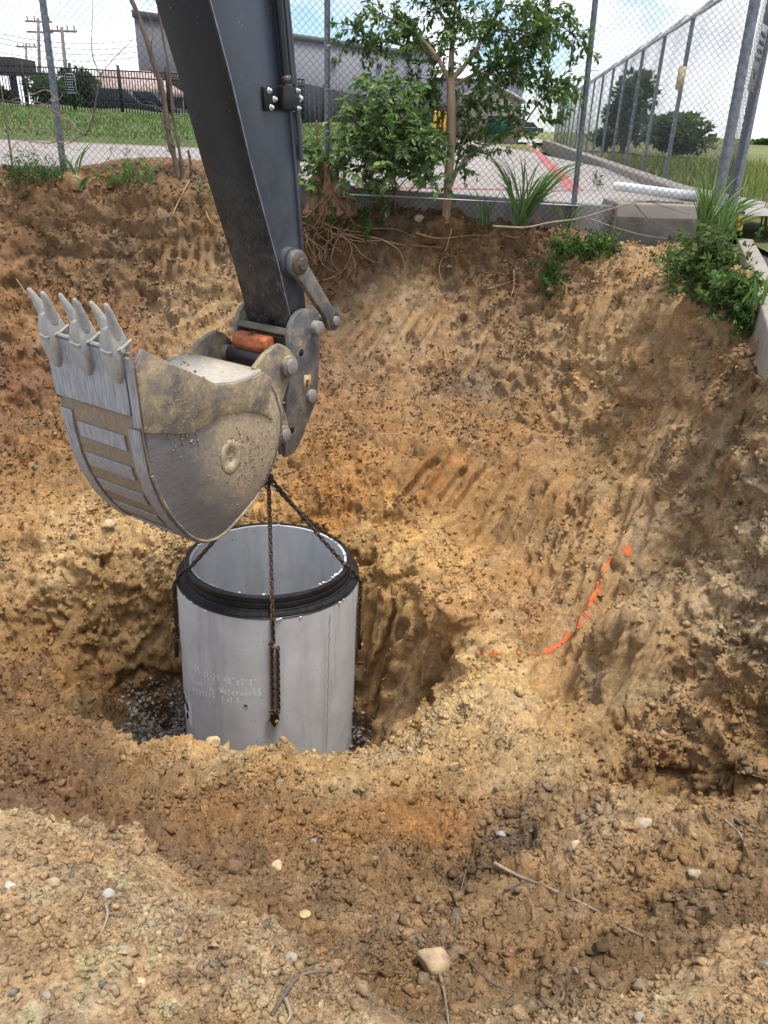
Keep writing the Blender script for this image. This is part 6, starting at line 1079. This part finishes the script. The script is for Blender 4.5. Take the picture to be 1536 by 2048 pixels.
sgb = thing('dark_canopy', tuple(el(15, 200, 44)), 'dark flat canopy on thick posts at the far left', 'canopy'); c_ = el(8, 133, 44); g = G(); g.box(c_, (2.2, 2.5, .72)); g.ob('roof', plain('canopy_brown', (.045, .035, .035), .7), sgb, bevel=.02); 
for dx in (-.7, .35): g = G(); g.box((c_[0]+dx, 44, c_[2]/2-.35), (.28, .28, c_[2]+.1)); g.ob('post', plain('canopy_post', (.06, .05, .05), .8) if dx < 0 else bpy.data.materials['canopy_post'], sgb)
bnr = thing('notice_sign', tuple(el(141, 165, 33.3)), 'dark green notice sign with white lettering on the iron fence', 'sign'); c_ = el(141, 167, 33.35); f = lambda a, b_, w_: c_+np.array([a, w_, b_])
g = G(); g.prism([(-.22, -.36), (.22, -.36), (.22, .26), (.14, .36), (-.14, .36), (-.22, .26)], f, 0, .03); g.ob('board', plain('sign_green', (.012, .02, .016), .6), bnr)
g = G(); wp = [(-.19, -.33), (.19, -.33), (.19, .25), (.12, .33), (-.12, .33), (-.19, .25), (-.19, -.33)]; g.tube([f(a, b_, -.008) for a, b_ in wp], .008, 4)
for ln_ in range(7): y = .24-ln_*.08; 
for ln_ in range(7):
    y = .22-ln_*.085; x = -.13
    while x < .1: wl = random.uniform(.03, .08); g.tube([f(x, y, -.008), f(x+wl, y, -.008)], .012, 4); x += wl+.025
o = g.ob('lettering', plain('sign_white2', (.6, .6, .58), .7), bnr, fix=False); o['kind'] = 'stuff'
PW = plain('pole_wood', (.20, .17, .15), .9, 0, .3, 3)
for (ub, ut, vt, Yd, lab) in ((82, 76, 36, 75, 'tall thin utility pole with two crossarms, left of the pair'), (140, 123, 54, 65, 'leaning utility pole with a crossarm behind the bush'), (56, 52, 88, 95, 'faint distant utility pole at the far left')):
    b, t = el(ub, 228, Yd), el(ut, vt, Yd); up = thing('utility_pole', tuple(b), lab, 'utility pole'); g = G(); g.tube([b, t], [.17, .12], 8); g.ob('pole', PW, up)
    for dz_ in ((.15, .9) if Yd == 75 else (.15,)): g = G(); c_ = t-up_*(dz_+.1); g.box(c_, (2.2, .12, .14)); g.ob('crossarm', PW, up)
    for dx in (-.9, -.3, .4, .9): g = G(); g.tube([t+np.array([dx, 0, -.18]), t+np.array([dx, 0, .1])], .05, 6); g.ob('insulator', ROOFG, up)
for kx, (v0, v1) in enumerate(((52, 70), (60, 84), (70, 96), (90, 104))): a, b = el(-60, v0, 70), el(320, v1, 80); g = G(); g.tube(cat(a, b, .9, 20), .018, 4); tag(g.ob('power_line', BLK, None), ['uppermost faint power line across the left sky', 'second faint power line across the left sky', 'third faint power line across the left sky', 'lowest faint power line above the pavilion roof'][kx], 'power line')
def car(name, c, L_, W_, H_, colr, label, ang=0, van=False):
    t = thing(name, tuple(c), label, 'car'); ca, sa = cos(ang), sin(ang); f = lambda a, b_, w_: np.array(c)+np.array([a*ca-w_*sa, a*sa+w_*ca, b_]); m = plain('car_paint_'+name+str(len(bpy.data.materials)), colr, .3, .1, .1)
    bd = [(-L_/2, .35), (-L_/2, .75), (-L_*.47, .85), (-L_*.2, .92), (L_*.32, .92), (L_*.47, .86), (L_/2, .7), (L_/2, .35)]; g = G(); g.prism(bd, f, -W_/2, W_/2); g.ob('body', m, t, bevel=.06)
    cb = [(-L_*.22, .90), (-L_*.10, H_), (L_*.36 if van else L_*.2, H_), (L_*.44 if van else L_*.34, .90)]; g = G(); g.prism(cb, f, -W_*.44, W_*.44); g.ob('cabin', plain('car_glass'+str(len(bpy.data.materials)), (.02, .024, .028), .12), t, bevel=.05); g = G(); g.prism([(-L_*.10, H_-.02), (L_*.36 if van else L_*.2, H_-.02), (L_*.35 if van else L_*.19, H_+.04), (-L_*.09, H_+.04)], f, -W_*.43, W_*.43); g.ob('roof', m, t, bevel=.02)
    for a in (-L_*.31, L_*.31):
        for w_ in (-W_/2, W_/2): g = G(); g.tube([f(a, .33, w_-.1), f(a, .33, w_+.1)], .33, 16); wl = smoothed(g.ob('wheel', plain('tyre', (.015, .015, .015), .9) if 'tyre' not in bpy.data.materials else bpy.data.materials['tyre'], t)); g = G(); g.tube([f(a, .33, w_-.11), f(a, .33, w_+.11)], .2, 12); g.ob('rim', GALVP, wl)
    for w_ in (-W_*.35, W_*.35): g = G(); g.box(f(-L_/2, .68, w_), (.08, .3, .12)); g.ob('headlight', GALVP, t)
    return t
car('parked_car', el(222, 222, 42)-up_*.55, 4.6, 1.8, 1.45, (.012, .012, .014), 'black parked car behind the iron fence, in front of the pavilion', .1)
car('parked_car', el(285, 226, 44)-up_*.6, 4.4, 1.8, 1.5, (.03, .032, .035), 'dark grey parked car behind the vine stems', -.05)
car('parked_car', el(1048, 267, 105)-up_*.2, 4.4, 1.8, 1.45, (.05, .055, .07), 'small dark grey car parked far down the lot', 0)
dp = thing('dumpster', tuple(el(1004, 262, 74)), 'green waste dumpster beside the tan building', 'dumpster'); c_ = el(1002, 250, 72); g = G(); g.prism([(-.9, -.75), (.9, -.75), (1.0, .55), (-1.0, .55)], lambda a, b_, w_: c_+np.array([a, w_, b_]), 0, 1.4); g.ob('bin', plain('bin_green', (.02, .10, .075), .6), dp); g = G(); g.box(c_+np.array([0, .7, .6]), (2.1, 1.5, .1)); g.ob('lid', plain('lid_dark', (.02, .022, .022), .6), dp)
YEL = plain('bollard_yellow', (.62, .36, .03), .6); bl = None
for u, lab in ((869, 'yellow bollard nearest the bush'), (878, 'middle one of three yellow bollards'), (888, 'yellow bollard nearest the tree trunk')):
    p = el(u, 262, 50); g = G(); g.tube([p, p+up_*.95, p+up_*1.02, p+up_*1.05], [.09, .09, .07, .02], 12); o = smoothed(g.ob('bollard', YEL, None), 50); tag(o, lab, 'bollard', 'yellow bollards by the warehouse')
us = thing('utility_box', tuple(el(200, 262, 27)), 'slanted rusty brown hatch box set in the grass bank', 'utility box'); c_ = el(201, 256, 26.5); g = G(); g.prism([(-.22, -.2), (.24, -.2), (.17, .16), (-.22, .16)], lambda a, b_, w_: c_+np.array([a, w_, b_]), 0, .35); g.ob('box', plain('rust_brown', (.13, .085, .075), .8), us, bevel=.01); g = G(); g.prism([(-.2, .15), (.16, .15), (.16, .18), (-.2, .18)], lambda a, b_, w_: c_+np.array([a, w_, b_]), -.02, .37); g.ob('lid', plain('rust_lid', (.16, .11, .10), .7), us)
def crown(name, u, v, wpx, hpx, Yd, n, size, base, label, seed, trunk_px=None, cat_='tree'):
    r = np.random.default_rng(seed); c = el(u, v, Yd); px = Yd*.92/FPX; t = thing(name, (c[0], c[1], -.8), label, cat_); nb_ = 22; bl = r.normal(size=(nb_, 3)); bl /= np.linalg.norm(bl, axis=1)[:, None]; bl = bl*r.uniform(.2, .85, (nb_, 1)); br = r.uniform(.16, .42, nb_)
    k = r.integers(0, nb_, n); d = r.normal(size=(n, 3)); d /= np.linalg.norm(d, axis=1)[:, None]; p = bl[k]+d*(br[k]*r.uniform(.55, 1.05, n))[:, None]; P_ = c+p*np.array([wpx*px/2, wpx*px/2, hpx*px/2])
    sh = .75+.5*r.random(nb_)[k]; leaves('crown', P_, d+np.array([0, 0, .2]), size, .6, np.array(base)*sh[:, None]*r.uniform(.7, 1.3, (n, 1)), t, r, droop=.1, kind='stuff')
    g = G(); b = np.array([c[0], c[1], -1.0]); g.tube([b, interp2(b, c, .5), c], [wpx*px*.05, wpx*px*.04, wpx*px*.02], 8); g.ob('trunk', BARK, t)
    for kx in range(5): g = G(); q_ = c+bl[kx]*np.array([wpx*px/2, wpx*px/2, hpx*px/2]); g.tube([interp2(b, c, .55), q_], [wpx*px*.02, .02], 6); g.ob('limb', BARK, t)
    return t
crown('round_tree', 1258, 216, 118, 118, 52, 3600, .38, (.11, .14, .085), 'dark round tree seen through the long side fence', 91)  # leaf colour paled to stand for distance haze, likewise the next two trees
crown('bushy_tree', 1350, 262, 165, 66, 48, 3600, .32, (.115, .145, .085), 'wide low tree seen through the side fence near the corner', 92)
crown('bushy_tree', 1215, 272, 90, 40, 55, 1700, .3, (.115, .145, .085), 'low bushy tree at the left foot of the round tree', 93)
crown('bushy_tree', 110, 182, 105, 82, 40, 2600, .24, (.055, .10, .03), 'green rounded bush behind the iron fence and the left post', 94, cat_='bush')
crown('bushy_tree', 168, 185, 60, 80, 43, 1700, .24, (.06, .105, .035), 'second green bush behind the iron fence right of the notice sign', 95, cat_='bush')
crown('bushy_tree', 1530, 290, 60, 16, 120, 700, .6, (.04, .065, .028), 'far low trees on the horizon at the right edge', 96)
crown('bushy_tree', 10, 195, 50, 30, 50, 800, .3, (.03, .045, .02), 'dark shrub below the dark canopy at the far left', 97, cat_='bush')
#@@STAGE3
